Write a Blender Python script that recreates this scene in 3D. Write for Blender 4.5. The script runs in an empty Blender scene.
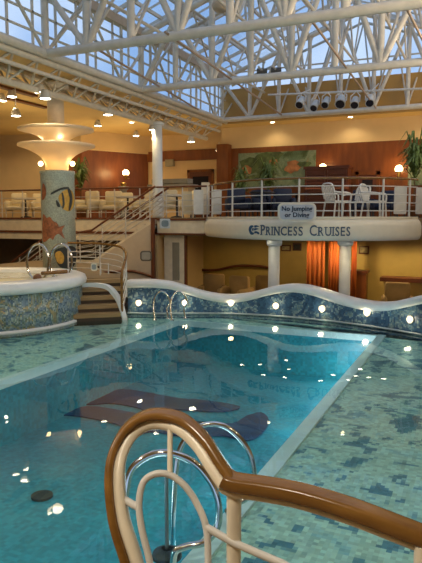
import bpy, bmesh, random
from math import *
from mathutils import Vector
random.seed(7)
SC = bpy.context.scene
COL = SC.collection
PI = pi
u = Vector((0, 0, 1))

# ------------------------------------------------------------------ camera maths
F = 600.; CX = 211.; CY = 281.5; PITCH = atan((CY-217)/F); YAW = radians(24); H = 2.35
def ray(x, y):
    u = (x-CX)/F; v = -(y-CY)/F
    fh = cos(PITCH)+v*sin(PITCH); z = -sin(PITCH)+v*cos(PITCH)
    return (-sin(YAW)*fh+cos(YAW)*u, cos(YAW)*fh+sin(YAW)*u, z)
def onz(x, y, z):
    r = ray(x, y); t = (z-H)/r[2]; return Vector((r[0]*t, r[1]*t, z))
def onY(x, y, Y):
    r = ray(x, y); t = Y/r[1]; return Vector((r[0]*t, Y, H+r[2]*t))
def onD(x, y, D):
    r = ray(x, y); return Vector((r[0]*D, r[1]*D, H+r[2]*D))

# ------------------------------------------------------------------ materials
MATS = {}
def mat(name, c, rough=.5, metal=0, var=.08, scale=6, emit=None, es=0, spec=.5):
    if name in MATS: return MATS[name]
    m = bpy.data.materials.new(name); m.use_nodes = True
    nt = m.node_tree; b = nt.nodes['Principled BSDF']
    b.inputs['Roughness'].default_value = rough
    b.inputs['Metallic'].default_value = metal
    b.inputs['Specular IOR Level'].default_value = spec
    tc = nt.nodes.new('ShaderNodeTexCoord'); n = nt.nodes.new('ShaderNodeTexNoise')
    n.inputs['Scale'].default_value = scale; n.inputs['Detail'].default_value = 3
    nt.links.new(tc.outputs['Object'], n.inputs['Vector'])
    r = nt.nodes.new('ShaderNodeValToRGB')
    r.color_ramp.elements[0].position = .3; r.color_ramp.elements[1].position = .7
    r.color_ramp.elements[0].color = (*[max(0, k*(1-var)) for k in c], 1)
    r.color_ramp.elements[1].color = (*[min(1, k*(1+var)) for k in c], 1)
    nt.links.new(n.outputs['Fac'], r.inputs['Fac'])
    nt.links.new(r.outputs['Color'], b.inputs['Base Color'])
    if emit:
        b.inputs['Emission Color'].default_value = (*emit, 1); b.inputs['Emission Strength'].default_value = es
    MATS[name] = m
    return m

def wood(name, c1, c2, rough=.35, scale=(1, 1, 12)):
    m = mat(name, c1, rough); nt = m.node_tree
    n = [x for x in nt.nodes if x.type == 'TEX_NOISE'][0]; tc = [x for x in nt.nodes if x.type == 'TEX_COORD'][0]
    mp = nt.nodes.new('ShaderNodeMapping'); mp.inputs['Scale'].default_value = scale
    nt.links.new(tc.outputs['Object'], mp.inputs['Vector']); nt.links.new(mp.outputs['Vector'], n.inputs['Vector'])
    n.inputs['Scale'].default_value = 2.2; n.inputs['Detail'].default_value = 6
    r = [x for x in nt.nodes if x.type == 'VALTORGB'][0]
    r.color_ramp.elements[0].color = (*c1, 1); r.color_ramp.elements[1].color = (*c2, 1)
    return m

def mosaic(name, cols, tile=.03, scale=1.5, rough=.3, distort=1.2, detail=3, grout=(.35, .4, .38), stops=None, flat=False):
    """tile mosaic: object coords snapped to small squares, a distorted noise picks the tile colour"""
    m = bpy.data.materials.new(name); m.use_nodes = True
    nt = m.node_tree; b = nt.nodes['Principled BSDF']; L = nt.links
    b.inputs['Roughness'].default_value = rough
    tc = nt.nodes.new('ShaderNodeTexCoord')
    sn = nt.nodes.new('ShaderNodeVectorMath'); sn.operation = 'SNAP'; sn.inputs[1].default_value = (tile, tile, tile)
    add = nt.nodes.new('ShaderNodeVectorMath'); add.operation = 'ADD'; add.inputs[1].default_value = (.0013, .0013, .0013 if not flat else .5)
    L.new(tc.outputs['Object'], add.inputs[0]); L.new(add.outputs[0], sn.inputs[0])
    n = nt.nodes.new('ShaderNodeTexNoise'); n.inputs['Scale'].default_value = scale
    n.inputs['Detail'].default_value = detail; n.inputs['Distortion'].default_value = distort
    L.new(sn.outputs[0], n.inputs['Vector'])
    r = nt.nodes.new('ShaderNodeValToRGB'); el = r.color_ramp.elements
    stops = stops or [.3+.4*i/(len(cols)-1) for i in range(len(cols))]
    while len(el) < len(cols): el.new(.5)
    for i, (s, c) in enumerate(zip(stops, cols)):
        el[i].position = s; el[i].color = (*c, 1)
    L.new(n.outputs['Fac'], r.inputs['Fac'])
    # each tile slightly its own tone
    w = nt.nodes.new('ShaderNodeTexWhiteNoise'); L.new(sn.outputs[0], w.inputs['Vector'])
    mr = nt.nodes.new('ShaderNodeMapRange'); mr.inputs['To Min'].default_value = .78; mr.inputs['To Max'].default_value = 1.18
    L.new(w.outputs['Value'], mr.inputs['Value'])
    mx = nt.nodes.new('ShaderNodeVectorMath'); mx.operation = 'SCALE'
    L.new(r.outputs['Color'], mx.inputs[0]); L.new(mr.outputs['Result'], mx.inputs['Scale'])
    L.new(mx.outputs[0], b.inputs['Base Color'])
    MATS[name] = m
    return m

WHITE = mat('white_paint', (.62, .60, .56), .35)
TRUSS = mat('truss_paint', (.58, .53, .45), .4)
CREAM = mat('cream_wall', (.68, .50, .26), .6, var=.04, scale=2)
CEIL = mat('ceiling_yellow', (.78, .56, .22), .6, var=.05, scale=1)
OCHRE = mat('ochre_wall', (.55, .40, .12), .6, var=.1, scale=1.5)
BULK = mat('amber_upstand', (.50, .28, .07), .5, var=.08, scale=1)
PANEL = wood('cherry_panel', (.15, .042, .009), (.23, .07, .014), .35, (3, 3, .6))
DARKWOOD = wood('dark_wood', (.10, .028, .015), (.17, .05, .02), .4)
RAILWOOD = wood('varnished_rail', (.15, .068, .014), (.27, .135, .032), .25, (2, 8, 8))
TREAD = wood('step_tread', (.30, .19, .08), (.42, .28, .13), .5)
RISER = mat('step_riser', (.07, .045, .03), .6)
CREAMPAINT = mat('cream_paint', (.78, .70, .55), .35)
COPING = mat('coping_white', (.74, .76, .76), .3, var=.04)
CHROME = mat('chrome', (.65, .66, .66), .12, 1, var=.02)
BROWN = mat('brown_trim', (.16, .05, .02), .4)
DARK = mat('dark_metal', (.03, .03, .035), .5)
NAVY = mat('navy_fabric', (.012, .02, .05), .7)
PLASTIC = mat('white_plastic', (.72, .72, .68), .4)
FABRIC = mat('cream_fabric', (.70, .62, .42), .8)
TAN = mat('tan_fabric', (.35, .22, .08), .8)
LEAF = mat('leaf', (.12, .18, .04), .6, var=.5, scale=20)
CURT = wood('orange_curtain', (.42, .10, .02), (.60, .17, .03), .7, (14, 14, .3))
LIT = mat('lamp_lit', (1, .9, .7), .5, emit=(1, .80, .50), es=14)
LITW = mat('lamp_lit_white', (1, .95, .85), .5, emit=(1, .90, .66), es=15)
GLOW = mat('sconce_glow', (1, .8, .5), .5, emit=(1, .66, .28), es=11)
LETTER = mat('letter_grey_blue', (.075, .11, .17), .4)
LOGOB = mat('logo_blue', (.02, .08, .17), .4)
LENS = mat('spot_lens', (.02, .02, .03), .1)
SIGNB = mat('sign_face', (.55, .62, .68), .5)
FLOORM = mat('deck_floor', (.25, .18, .10), .6)
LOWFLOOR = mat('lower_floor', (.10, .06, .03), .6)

POOLM = mosaic('pool_tile', [(.012, .21, .29), (.018, .27, .36), (.03, .34, .42)], .05, .55, .4, .4, 2)
SHELFM = mosaic('shelf_mosaic', [(.05, .15, .22), (.11, .25, .32), (.42, .57, .51), (.56, .68, .58), (.45, .62, .58), (.17, .34, .42)], .04, 2.0, .4, 1.6, 4,
                stops=[.30, .42, .435, .52, .60, .67], flat=True)
WALLM = mosaic('wave_mosaic', [(.02, .05, .11), (.05, .12, .22), (.03, .08, .18), (.30, .40, .40), (.06, .16, .28), (.22, .30, .28)], .03, 2.6, .3, 2.5, 3,
               stops=[.3, .42, .5, .545, .59, .72])
REEF = mosaic('reef_mosaic', [(.03, .08, .15), (.20, .30, .36), (.05, .11, .18), (.34, .42, .38), (.07, .15, .13), (.36, .30, .13), (.05, .11, .2)], .03, 2.4, .3, 2.6, 4,
              stops=[.28, .39, .45, .50, .55, .62, .70])
COLM = mosaic('column_mosaic', [(.42, .50, .46), (.50, .56, .48), (.58, .60, .50)], .025, 1.6, .35, .6, 3)
DOLPH = mosaic('dolphin_mosaic', [(.004, .016, .07), (.008, .03, .11), (.015, .07, .18)], .05, 1.4, .4, .5, 2)
MURAL = mosaic('mural_paint', [(.05, .08, .025), (.10, .16, .08), (.20, .25, .15), (.15, .22, .13), (.26, .16, .06)], .02, 1.1, .6, 1.5, 4,
               stops=[.3, .40, .48, .62, .72])

def schlick(nt, f0):
    lw = nt.nodes.new('ShaderNodeLayerWeight'); lw.inputs['Blend'].default_value = .5
    p = nt.nodes.new('ShaderNodeMath'); p.operation = 'POWER'; p.inputs[1].default_value = 5.6
    m = nt.nodes.new('ShaderNodeMath'); m.operation = 'MULTIPLY_ADD'; m.inputs[1].default_value = 1-f0; m.inputs[2].default_value = f0
    nt.links.new(lw.outputs['Facing'], p.inputs[0]); nt.links.new(p.outputs[0], m.inputs[0])
    return m
def water_mat():
    m = bpy.data.materials.new('pool_water'); m.use_nodes = True
    nt = m.node_tree; L = nt.links; nt.nodes.remove(nt.nodes['Principled BSDF']); out = nt.nodes['Material Output']
    tr = nt.nodes.new('ShaderNodeBsdfTransparent'); tr.inputs['Color'].default_value = (.72, .93, .94, 1)
    gl = nt.nodes.new('ShaderNodeBsdfGlossy'); gl.inputs['Roughness'].default_value = .012
    fr = schlick(nt, .02)
    mx = nt.nodes.new('ShaderNodeMixShader')
    tc = nt.nodes.new('ShaderNodeTexCoord'); n = nt.nodes.new('ShaderNodeTexNoise'); n.inputs['Scale'].default_value = 1.1
    n.inputs['Detail'].default_value = 2
    bp = nt.nodes.new('ShaderNodeBump'); bp.inputs['Strength'].default_value = .035; bp.inputs['Distance'].default_value = .12
    L.new(tc.outputs['Object'], n.inputs['Vector']); L.new(n.outputs['Fac'], bp.inputs['Height'])
    L.new(bp.outputs['Normal'], gl.inputs['Normal'])
    L.new(fr.outputs[0], mx.inputs['Fac']); L.new(tr.outputs[0], mx.inputs[1]); L.new(gl.outputs[0], mx.inputs[2])
    L.new(mx.outputs[0], out.inputs['Surface'])
    return m
WATER = water_mat()
def glass_mat(name, tint=(.93, .96, 1), ior=1.3):
    m = bpy.data.materials.new(name); m.use_nodes = True
    nt = m.node_tree; L = nt.links; nt.nodes.remove(nt.nodes['Principled BSDF']); out = nt.nodes['Material Output']
    tr = nt.nodes.new('ShaderNodeBsdfTransparent'); tr.inputs['Color'].default_value = (*tint, 1)
    gl = nt.nodes.new('ShaderNodeBsdfGlossy'); gl.inputs['Roughness'].default_value = .05
    fr = schlick(nt, .03)
    mx = nt.nodes.new('ShaderNodeMixShader')
    L.new(fr.outputs[0], mx.inputs['Fac']); L.new(tr.outputs[0], mx.inputs[1]); L.new(gl.outputs[0], mx.inputs[2])
    L.new(mx.outputs[0], out.inputs['Surface'])
    return m
GLASS = glass_mat('roof_glass')

# lamp shade: translucent glass
def shade_mat():
    m = bpy.data.materials.new('frosted_shade'); m.use_nodes = True
    nt = m.node_tree; L = nt.links; out = nt.nodes['Material Output']
    b = nt.nodes['Principled BSDF']; b.inputs['Base Color'].default_value = (.85, .78, .66, 1); b.inputs['Roughness'].default_value = .4
    t = nt.nodes.new('ShaderNodeBsdfTranslucent'); t.inputs['Color'].default_value = (.9, .74, .5, 1)
    mx = nt.nodes.new('ShaderNodeMixShader'); mx.inputs['Fac'].default_value = .5
    L.new(b.outputs[0], mx.inputs[1]); L.new(t.outputs[0], mx.inputs[2]); L.new(mx.outputs[0], out.inputs['Surface'])
    return m
SHADE = shade_mat()

# ------------------------------------------------------------------ mesh builder
class MB:
    def __init__(s): s.v = []; s.f = []; s.sm = []
    def _add(s, vs, fs, smooth=False):
        o = len(s.v); s.v += [tuple(v) for v in vs]
        for f in fs: s.f.append([i+o for i in f]); s.sm.append(smooth)
        return s
    def loft(s, rings, pathclosed=False, caps=True, smooth=True):
        n = len(rings[0]); vs = [p for r in rings for p in r]; fs = []
        m = len(rings); last = m if pathclosed else m-1
        for i in range(last):
            a = i*n; b = ((i+1) % m)*n
            for j in range(n):
                k = (j+1) % n; fs.append([a+j, a+k, b+k, b+j])
        s._add(vs, fs, smooth)
        if caps and not pathclosed:
            s._add(rings[0], [list(range(n))[::-1]]); s._add(rings[-1], [list(range(n))])
        return s
    def tube(s, path, r, n=8, closed=False, smooth=True):
        P = [Vector(p) for p in path]; rings = []; up = None
        for i, p in enumerate(P):
            if closed: t = P[(i+1) % len(P)]-P[i-1]
            else: t = P[min(i+1, len(P)-1)]-P[max(i-1, 0)]
            t = t.normalized()
            if up is None:
                a = Vector((0, 0, 1)) if abs(t.z) < .9 else Vector((1, 0, 0)); up = a
            sd = t.cross(up)
            if sd.length < 1e-4: sd = t.cross(Vector((1, .3, 0)))
            sd.normalize(); up = sd.cross(t).normalized()
            rr = r[i] if isinstance(r, (list, tuple)) else r
            rings.append([p+sd*cos(2*PI*k/n)*rr+up*sin(2*PI*k/n)*rr for k in range(n)])
        return s.loft(rings, pathclosed=closed, smooth=smooth)
    def sweep(s, path, prof, N, off=(0, 0), smooth=True):
        """profile (a along the in-plane normal, b along N) swept on a path lying near the plane with normal N"""
        P = [Vector(p) for p in path]; N = Vector(N).normalized(); rings = []
        for i, p in enumerate(P):
            t = (P[min(i+1, len(P)-1)]-P[max(i-1, 0)]).normalized()
            nn = N.cross(t).normalized(); bb = t.cross(nn).normalized()
            if bb.dot(N) < 0: bb = -bb
            rings.append([p+nn*(a+off[0])+bb*(b+off[1]) for a, b in prof])
        return s.loft(rings, smooth=smooth)
    def box(s, a, b, rz=0, c=None):
        x0, y0, z0 = a; x1, y1, z1 = b
        vs = [Vector((x, y, z)) for z in (z0, z1) for y in (y0, y1) for x in (x0, x1)]
        if rz:
            c = Vector(c or ((x0+x1)/2, (y0+y1)/2, 0))
            vs = [Vector((c.x+(v.x-c.x)*cos(rz)-(v.y-c.y)*sin(rz), c.y+(v.x-c.x)*sin(rz)+(v.y-c.y)*cos(rz), v.z)) for v in vs]
        return s._add(vs, [[0, 2, 3, 1], [4, 5, 7, 6], [0, 1, 5, 4], [2, 6, 7, 3], [0, 4, 6, 2], [1, 3, 7, 5]])
    def bar(s, a, b, w, h=None):
        """rectangular bar from a to b"""
        a = Vector(a); b = Vector(b); h = h or w; t = (b-a).normalized()
        up = Vector((0, 0, 1)) if abs(t.z) < .9 else Vector((0, 1, 0))
        sd = t.cross(up).normalized(); up = sd.cross(t)
        r = lambda p: [p-sd*w/2-up*h/2, p+sd*w/2-up*h/2, p+sd*w/2+up*h/2, p-sd*w/2+up*h/2]
        return s.loft([r(a), r(b)], smooth=False)
    def prism(s, poly, z0, z1):
        n = len(poly)
        vs = [(p[0], p[1], z0) for p in poly]+[(p[0], p[1], z1) for p in poly]
        fs = [list(range(n))[::-1], list(range(n, 2*n))]+[[i, (i+1) % n, n+(i+1) % n, n+i] for i in range(n)]
        return s._add(vs, fs)
    def lathe(s, prof, c=(0, 0, 0), n=24, smooth=True, a0=0, a1=2*PI):
        cx, cy, cz = c; full = abs(a1-a0-2*PI) < 1e-6; rings = []
        m = n if full else n+1
        rings = [[(cx+r*cos(a0+(a1-a0)*k/n), cy+r*sin(a0+(a1-a0)*k/n), cz+z) for k in range(m)] for r, z in prof]
        vs = [p for r in rings for p in r]; fs = []
        for i in range(len(rings)-1):
            for j in range(m if full else m-1):
                k = (j+1) % m; fs.append([i*m+j, i*m+k, (i+1)*m+k, (i+1)*m+j])
        return s._add(vs, fs, smooth)
    def ball(s, c, r, n=12, sz=1):
        return s.lathe([(max(1e-4, r*sin(PI*i/n)), -r*sz*cos(PI*i/n)) for i in range(n+1)], c, max(8, n))
    def disc(s, c, r, h=.01, n=16): return s.lathe([(1e-4, 0), (r, 0), (r, h), (1e-4, h)], c, n, smooth=False)
    def build(s, name, m, parent=None, loc=None):
        me = bpy.data.meshes.new(name); o = bpy.data.objects.new(name, me); COL.objects.link(o)
        org = Vector((0, 0, 0))
        if parent is not None: org = Vector(parent['_org'])
        elif loc is not None: org = Vector(loc)
        elif s.v:
            xs = [v[0] for v in s.v]; ys = [v[1] for v in s.v]; zs = [v[2] for v in s.v]
            org = Vector(((min(xs)+max(xs))/2, (min(ys)+max(ys))/2, min(zs)))
        me.from_pydata([tuple(Vector(v)-org) for v in s.v], [], s.f); me.validate()
        if len(me.polygons) == len(s.sm):
            for p, sm in zip(me.polygons, s.sm): p.use_smooth = sm
        me.materials.append(m)
        bm = bmesh.new(); bm.from_mesh(me); bmesh.ops.recalc_face_normals(bm, faces=bm.faces); bm.to_mesh(me); bm.free()
        o['_org'] = tuple(org)
        if parent is None: o.location = org
        else: o.parent = parent
        return o

def thing(name, label, cat, loc=(0, 0, 0), group=None):
    o = bpy.data.objects.new(name, None); COL.objects.link(o); o.location = loc
    o.empty_display_size = .1
    o['_org'] = tuple(loc); o['label'] = label; o['category'] = cat
    if group: o['group'] = group
    return o
def tag(o, label, cat, group=None, kind=None):
    o['label'] = label; o['category'] = cat
    if group: o['group'] = group
    if kind: o['kind'] = kind
    return o
def struct(name, mb, m, label=None):
    o = mb.build(name, m, None, (0, 0, 0)); o['kind'] = 'structure'
    if label: o['label'] = label
    return o
def copy_tree(o, loc, rz=0, label=None, group=None):
    r = o.copy(); COL.objects.link(r); r.location = loc; r.rotation_euler = (0, 0, rz)
    r['_org'] = tuple(loc)
    if label: r['label'] = label
    if group: r['group'] = group
    for c in [x for x in bpy.data.objects if x.parent == o]:
        d = c.copy(); COL.objects.link(d); d.parent = r
        for g in [x for x in bpy.data.objects if x.parent == c]:
            e = g.copy(); COL.objects.link(e); e.parent = d
    return r
def catmull(P, n=6, closed=False):
    P = [Vector(p) for p in P]; out = []; m = len(P)
    for i in range(m if closed else m-1):
        if closed: a, b, c, d = P[i-1], P[i], P[(i+1) % m], P[(i+2) % m]
        else: a, b, c, d = P[max(i-1, 0)], P[i], P[i+1], P[min(i+2, m-1)]
        for k in range(n):
            t = k/n; out.append(.5*((2*b)+(c-a)*t+(2*a-5*b+4*c-d)*t*t+(3*b-a-3*c+d)*t**3))
    if not closed: out.append(P[-1])
    return out
def light(kind, name, loc, power, color=(1, .78, .48), size=.1, rot=(0, 0, 0), spot=2.2, blend=.6, sx=None, sy=None):
    l = bpy.data.lights.new(name, kind); l.energy = power; l.color = color
    if kind == 'AREA':
        l.shape = 'RECTANGLE'; l.size = sx or size; l.size_y = sy or size
    else: l.shadow_soft_size = size
    if kind == 'SPOT': l.spot_size = spot; l.spot_blend = blend
    o = bpy.data.objects.new(name, l); COL.objects.link(o); o.location = loc; o.rotation_euler = rot
    return o

# ================================================================== POOL SHELL
PX0, PX1, PYN, PYF = -6.37, -1.80, 2.1, 12.4
RIGHT = 1.9
wall_pl = [(-7.73, 12.38), (-7.1, 12.55), (-6.42, 12.88), (-5.4, 13.30), (-4.27, 13.40), (-3.16, 13.28), (-2.12, 12.98), (-1.18, 12.54),
           (-.55, 12.1), (.1, 11.4), (.7, 10.3), (1.1, 8.9), (1.3, 7), (1.35, 4.5), (1.35, 2.0)]
WP = catmull([(x, y, 0) for x, y in wall_pl], 8)
b = MB()
SH = -.09
b.box((-12.5, 1.9, -.35), (PX0-.02, 14.2, SH)); b.box((PX1+.02, 1.9, -.35), (RIGHT, 12.43, SH))
b.box((PX0-.02, 1.9, -.35), (PX1+.02, PYN-.02, SH))
b.prism([(PX0-.02, PYF+.02), (PX1+.02, PYF+.02), (PX1+.02, 12.43), (RIGHT, 12.43), (.5, 12.0), (-1.0, 12.9), (-3.2, 13.5), (-5.4, 13.5), (PX0-.02, 13.4)], -.35, SH)
struct('floor_pool_shelf', b, SHELFM, 'green and blue mosaic shelf under shallow water around the pool')
b = MB()
b._add([(PX0, PYN, -1.05), (PX1, PYN, -1.05), (PX1, PYF, -1.05), (PX0, PYF, -1.05), (PX0, PYN, -.1), (PX1, PYN, -.1), (PX1, PYF, -.1), (PX0, PYF, -.1)],
       [[0, 1, 2, 3], [0, 4, 5, 1], [1, 5, 6, 2], [2, 6, 7, 3], [3, 7, 4, 0]])
struct('floor_pool_basin', b, POOLM, 'teal tiled basin of the swimming pool')
# coping strips round the basin, at the shelf edge
b = MB(); w = .15
b.box((PX0-w*.6, PYN, SH-.1), (PX0+.01, PYF-.01, SH+.03)); b.box((PX1-.01, PYN, SH-.1), (PX1+w, PYF+w, SH+.03))
b.box((PX0-w*.6, PYF-.01, SH-.1), (PX1-.01, PYF+w*.6, SH+.03)); b.box((PX0-w, PYN-w, SH-.1), (PX1+w, PYN+.01, SH+.03))
struct('trim_pool_edge', b, COPING, 'white edging strip along the pool basin')

poly = [(-12.4, 1.95), (-12.4, 11.9), (-7.9, 12.55)]+[(p.x, p.y+.12) for p in WP[4:]]
b = MB(); b._add([(x, y, 0) for x, y in poly], [list(range(len(poly)))])
wo = b.build('pool_water', WATER, None, (0, 0, 0))
bm = bmesh.new(); bm.from_mesh(wo.data); bmesh.ops.triangulate(bm, faces=bm.faces)
for f in bm.faces:
    f.normal_update()
    if f.normal.z < 0: f.normal_flip()
bm.to_mesh(wo.data); bm.free()
tag(wo, 'calm clear turquoise water filling the pool and covering its shelf', 'water', kind='stuff')

# dolphins on the basin floor
def flat_fig(px, z, name, label):
    P = catmull([onz(x, y, z) for x, y in px], 3, True)
    P = [p for p in P]
    bb = MB(); bb.prism([(p.x, p.y) for p in P], z-.02, z)
    o = bb.build(name, DOLPH)
    return tag(o, label, 'mosaic')
flat_fig([(76, 402), (98, 393), (124, 389), (152, 393), (180, 398), (206, 400), (240, 406), (224, 411), (192, 410), (166, 409), (150, 414), (140, 408), (112, 403), (92, 404)],
         -1.02, 'dolphin_mosaic', 'dark navy dolphin mosaic on the pool bottom, the farther slimmer one')
flat_fig([(52, 413), (88, 406), (120, 410), (160, 417), (200, 421), (232, 423), (246, 416), (261, 412), (269, 420), (262, 433), (247, 440), (222, 435), (186, 436), (150, 431), (134, 436), (118, 424), (80, 416)],
         -1.02, 'dolphin_mosaic', 'dark navy dolphin mosaic with broad tail on the pool bottom, nearer one')
dc = onz(42, 497, -1.05); b = MB(); b.disc(dc, .13, .03)
tag(b.build('pool_drain', DARK), 'dark round drain cover on the pool bottom', 'drain')

# ---------------- wavy surround wall
TOPS = [(128, .82), (150, .84), (170, .80), (180, .73), (200, .57), (215, .48), (231, .45), (250, .53), (270, .70), (290, .80), (306, .78), (322, .70), (337, .61),
        (352, .55), (366, .53), (380, .54), (395, .62), (410, .74), (425, .84), (450, .9), (480, .8), (520, .6), (560, .5), (700, .6), (2000, .6)]
def px_of(p):
    h = -p.x*sin(YAW)+p.y*cos(YAW); r = p.x*cos(YAW)+p.y*sin(YAW)
    return CX+F*r/(max(h, .5)*cos(PITCH)+2.35*sin(PITCH))
def top_at(p):
    x = px_of(p)
    for (a, za), (c, zc) in zip(TOPS, TOPS[1:]):
        if x <= c:
            t = max(0, min(1, (x-a)/(c-a))); t = t*t*(3-2*t) if False else t
            return za+(zc-za)*t
    return .6
tops = [top_at(p) for p in WP]
for _ in range(2): tops = [tops[max(i-1, 0)]*.25+tops[i]*.5+tops[min(i+1, len(tops)-1)]*.25 for i in range(len(tops))]
ringsA = []; ringsB = []
for i, p in enumerate(WP):
    t = (WP[min(i+1, len(WP)-1)]-WP[max(i-1, 0)]).normalized(); n = Vector((t.y, -t.x, 0))  # toward the pool
    zt = tops[i]
    f = p; k = p-n*.32
    ringsA.append([Vector((f.x, f.y, -.3)), Vector((f.x, f.y, zt-.17)), Vector((k.x, k.y, zt-.17)), Vector((k.x, k.y, -.6))])
    prof = [(.05, -.17), (.085, -.13), (.085, -.06), (.05, -.01), (-.02, .01), (-.28, .01), (-.36, -.03), (-.38, -.10), (-.36, -.17)]
    ringsB.append([Vector((p.x+n.x*a, p.y+n.y*a, zt+c)) for a, c in prof])
wt = thing('pool_surround_wall', 'low wavy pool wall of blue swirl mosaic with white rounded top', 'wall', (-4.2, 13.4, -.3))
MB().loft(ringsA, smooth=False).build('mosaic_face', WALLM, wt)
MB().loft(ringsB, smooth=True).build('coping', COPING, wt)
strip = [Vector((p.x, p.y, 0))+Vector(((WP[min(i+1, len(WP)-1)]-WP[max(i-1, 0)]).normalized().y, -(WP[min(i+1, len(WP)-1)]-WP[max(i-1, 0)]).normalized().x, 0))*.02 for i, p in enumerate(WP)]
MB().tube([p+Vector((0, 0, .03)) for p in strip], .025, 6).build('base_trim', mat('pale_tile', (.35, .45, .5), .3), wt)
# lights recessed in it
def wall_at_px(x):
    return min(range(2, len(WP)-2), key=lambda i: abs(px_of(WP[i])-x))
wl = [(139, 304), (185, 304), (231, 304), (276, 307), (322, 310), (367, 314), (410, 321)]
wlab = ['nearest the wooden steps', 'behind the far chrome rails', 'in the first dip of the wall', 'left of the wall crest', 'under the right end of the wall crest', 'in the second dip of the wall', 'at the right edge of the picture']
for k, (x, y) in enumerate(wl):
    i = min(range(2, len(WP)-2), key=lambda i: abs(px_of(WP[i])-x)+(50 if WP[i].y < 5 else 0))
    # refine between samples
    j = i+1 if px_of(WP[i]) < x else i-1
    d = px_of(WP[j])-px_of(WP[i]); t = 0 if abs(d) < 1e-6 else (x-px_of(WP[i]))/d
    p = WP[i].lerp(WP[j], max(0, min(1, t)))
    tt = (WP[i+1]-WP[i-1]).normalized(); n = Vector((tt.y, -tt.x, 0))
    D = -p.x*sin(YAW)+p.y*cos(YAW); z = H-(y-217)/F*D*.99
    c = Vector((p.x, p.y, z))
    th = thing('wall_light', 'round lit lamp in the wavy mosaic wall, '+wlab[k], 'light', tuple(c))
    a = Vector((0, 0, 1)); sd = n.cross(a)
    ring = lambda r, o: [c+n*o+sd*cos(2*PI*q/14)*r+a*sin(2*PI*q/14)*r for q in range(14)]
    MB().loft([ring(.085, -.01), ring(.085, .025), ring(.05, .035), ring(.045, .0)], smooth=False).build('bezel', WHITE, th)
    MB().loft([ring(.045, -.005), ring(.04, .028)], smooth=False).build('lens', LITW, th)
    light('POINT', 'wall_lamp_glow', tuple(c+n*.10), 1.6, (1, .8, .5), .04)

# ================================================================== RAISED DECK, HOT TUB, STEPS
b = MB()
DK = .85
b.prism([(-14, 11.2), (-8.6, 12.3), (-7.95, 12.75), (-8.25, 13.2), (-9.3, 13.7), (-10.4, 15.0), (-11.5, 16.5), (-14, 16.5)], -.3, DK)
struct('floor_raised_deck', b, FLOORM, 'raised deck beside the hot tub')
TC = Vector((-10.3, 10.5, 0)); TR = 2.12
tub = thing('hot_tub', 'round hot tub with coral reef mosaic side and thick white rim', 'hot tub', (TC.x, TC.y, 0))
MB().lathe([(TR-.25, -.3), (TR, -.3), (TR, .84), (TR-.25, .84)], (TC.x, TC.y, 0), 64).build('mosaic_side', REEF, tub)
MB().lathe([(TR-.55, .74), (TR+.02, .78), (TR+.09, .82), (TR+.11, .90), (TR+.07, .99), (TR-.03, 1.03), (TR-.4, 1.03), (TR-.5, .99), (TR-.55, .90), (TR-.55, .74)], (TC.x, TC.y, 0), 64).build('rim', COPING, tub)
MB().lathe([(1e-4, .93), (TR-.5, .93), (TR-.5, .9), (1e-4, .9)], (TC.x, TC.y, 0), 48).build('tub_water', mat('tub_water', (.80, .75, .52), .1), tub)
MB().lathe([(TR, -.02), (TR+.05, .0), (TR+.05, .05), (TR, .06)], (TC.x, TC.y, 0), 64).build('base_trim', COPING, tub)

# wooden steps between the tub and the wavy wall
A0 = onz(78, 322, 0); A1 = onz(121, 320, 0)
st = thing('pool_steps', 'five wooden steps with dark risers rising from the pool shelf beside the hot tub', 'steps', (A0.x, A0.y, SH))
back = Vector((-.42, .9, 0)).normalized(); sd = (A1-A0).normalized()
A0 = A0-sd*.12
wdt = (A1-A0).length
N = 5; rise = DK/N; go = .24
for i in range(N):
    q = A0+back*go*i; h0 = SH if i == 0 else rise*i-.02
    P = [q, q+sd*wdt, q+sd*wdt+back*(go*(N-i)+.05), q+back*(go*(N-i)+.05)]
    MB().prism([(p.x, p.y) for p in P], h0, rise*(i+1)-.09).build('riser', RISER, st)
    q2 = q-back*.03; P = [q2, q2+sd*wdt, q2+sd*wdt+back*(go+.03), q2+back*(go+.03)]
    MB().prism([(p.x, p.y) for p in P], rise*(i+1)-.09, rise*(i+1)).build('tread', TREAD, st)
# white curved stringer sweeping round the right of the steps
sp_ = catmull([onD(82, 283, 13.95), onD(96, 283, 13.9), onD(107, 286, 13.85), onD(114.5, 294, 13.8), onD(119, 304, 13.75), onD(123, 318, 13.7)], 5)
MB().loft([[p, p+sd*.10, p+sd*.10-u*(.10 if i < 12 else .12), p-u*(.10 if i < 12 else .12)] for i, p in enumerate(sp_)], smooth=False).build('stringer', COPING, st)
# curved railing over the steps / deck edge
def railing(name, label, cat, path, posts, hts, wood_r=.03, rail_r=.012, post_r=.018, rails=(.25, .45, .65), topm=RAILWOOD, group=None, railm=WHITE, htop=1.0, base=None):
    th = thing(name, label, cat, tuple(path[0]), group)
    up = Vector((0, 0, 1))
    MB().tube([p+up*htop for p in path], wood_r, 8).build('top_rail', topm, th)
    for h in rails: MB().tube([p+up*h for p in path], rail_r, 6).build('rail', railm, th)
    for i in posts: MB().tube([path[i]+up*(0 if hts is None else hts), path[i]+up*htop], post_r, 8).build('post', railm, th)
    return th
pA = A1+sd*.03
rp = [Vector((pA.x, pA.y, .0)), Vector((pA.x-.12, pA.y+.35, .34)), Vector((pA.x-.35, pA.y+.75, .62)), Vector((pA.x-.75, pA.y+1.1, .80)), Vector((-9.1, 13.0, .85)), Vector((-9.9, 12.95, .85))]
rp = catmull(rp, 5)
th = thing('step_railing', 'curved white railing with brass brown cap sweeping down beside the wooden steps', 'railing', tuple(rp[0]))
u = Vector((0, 0, 1))
top = [p+u*(1.12-.30*min(1, i/12)) for i, p in enumerate(rp)]
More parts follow.
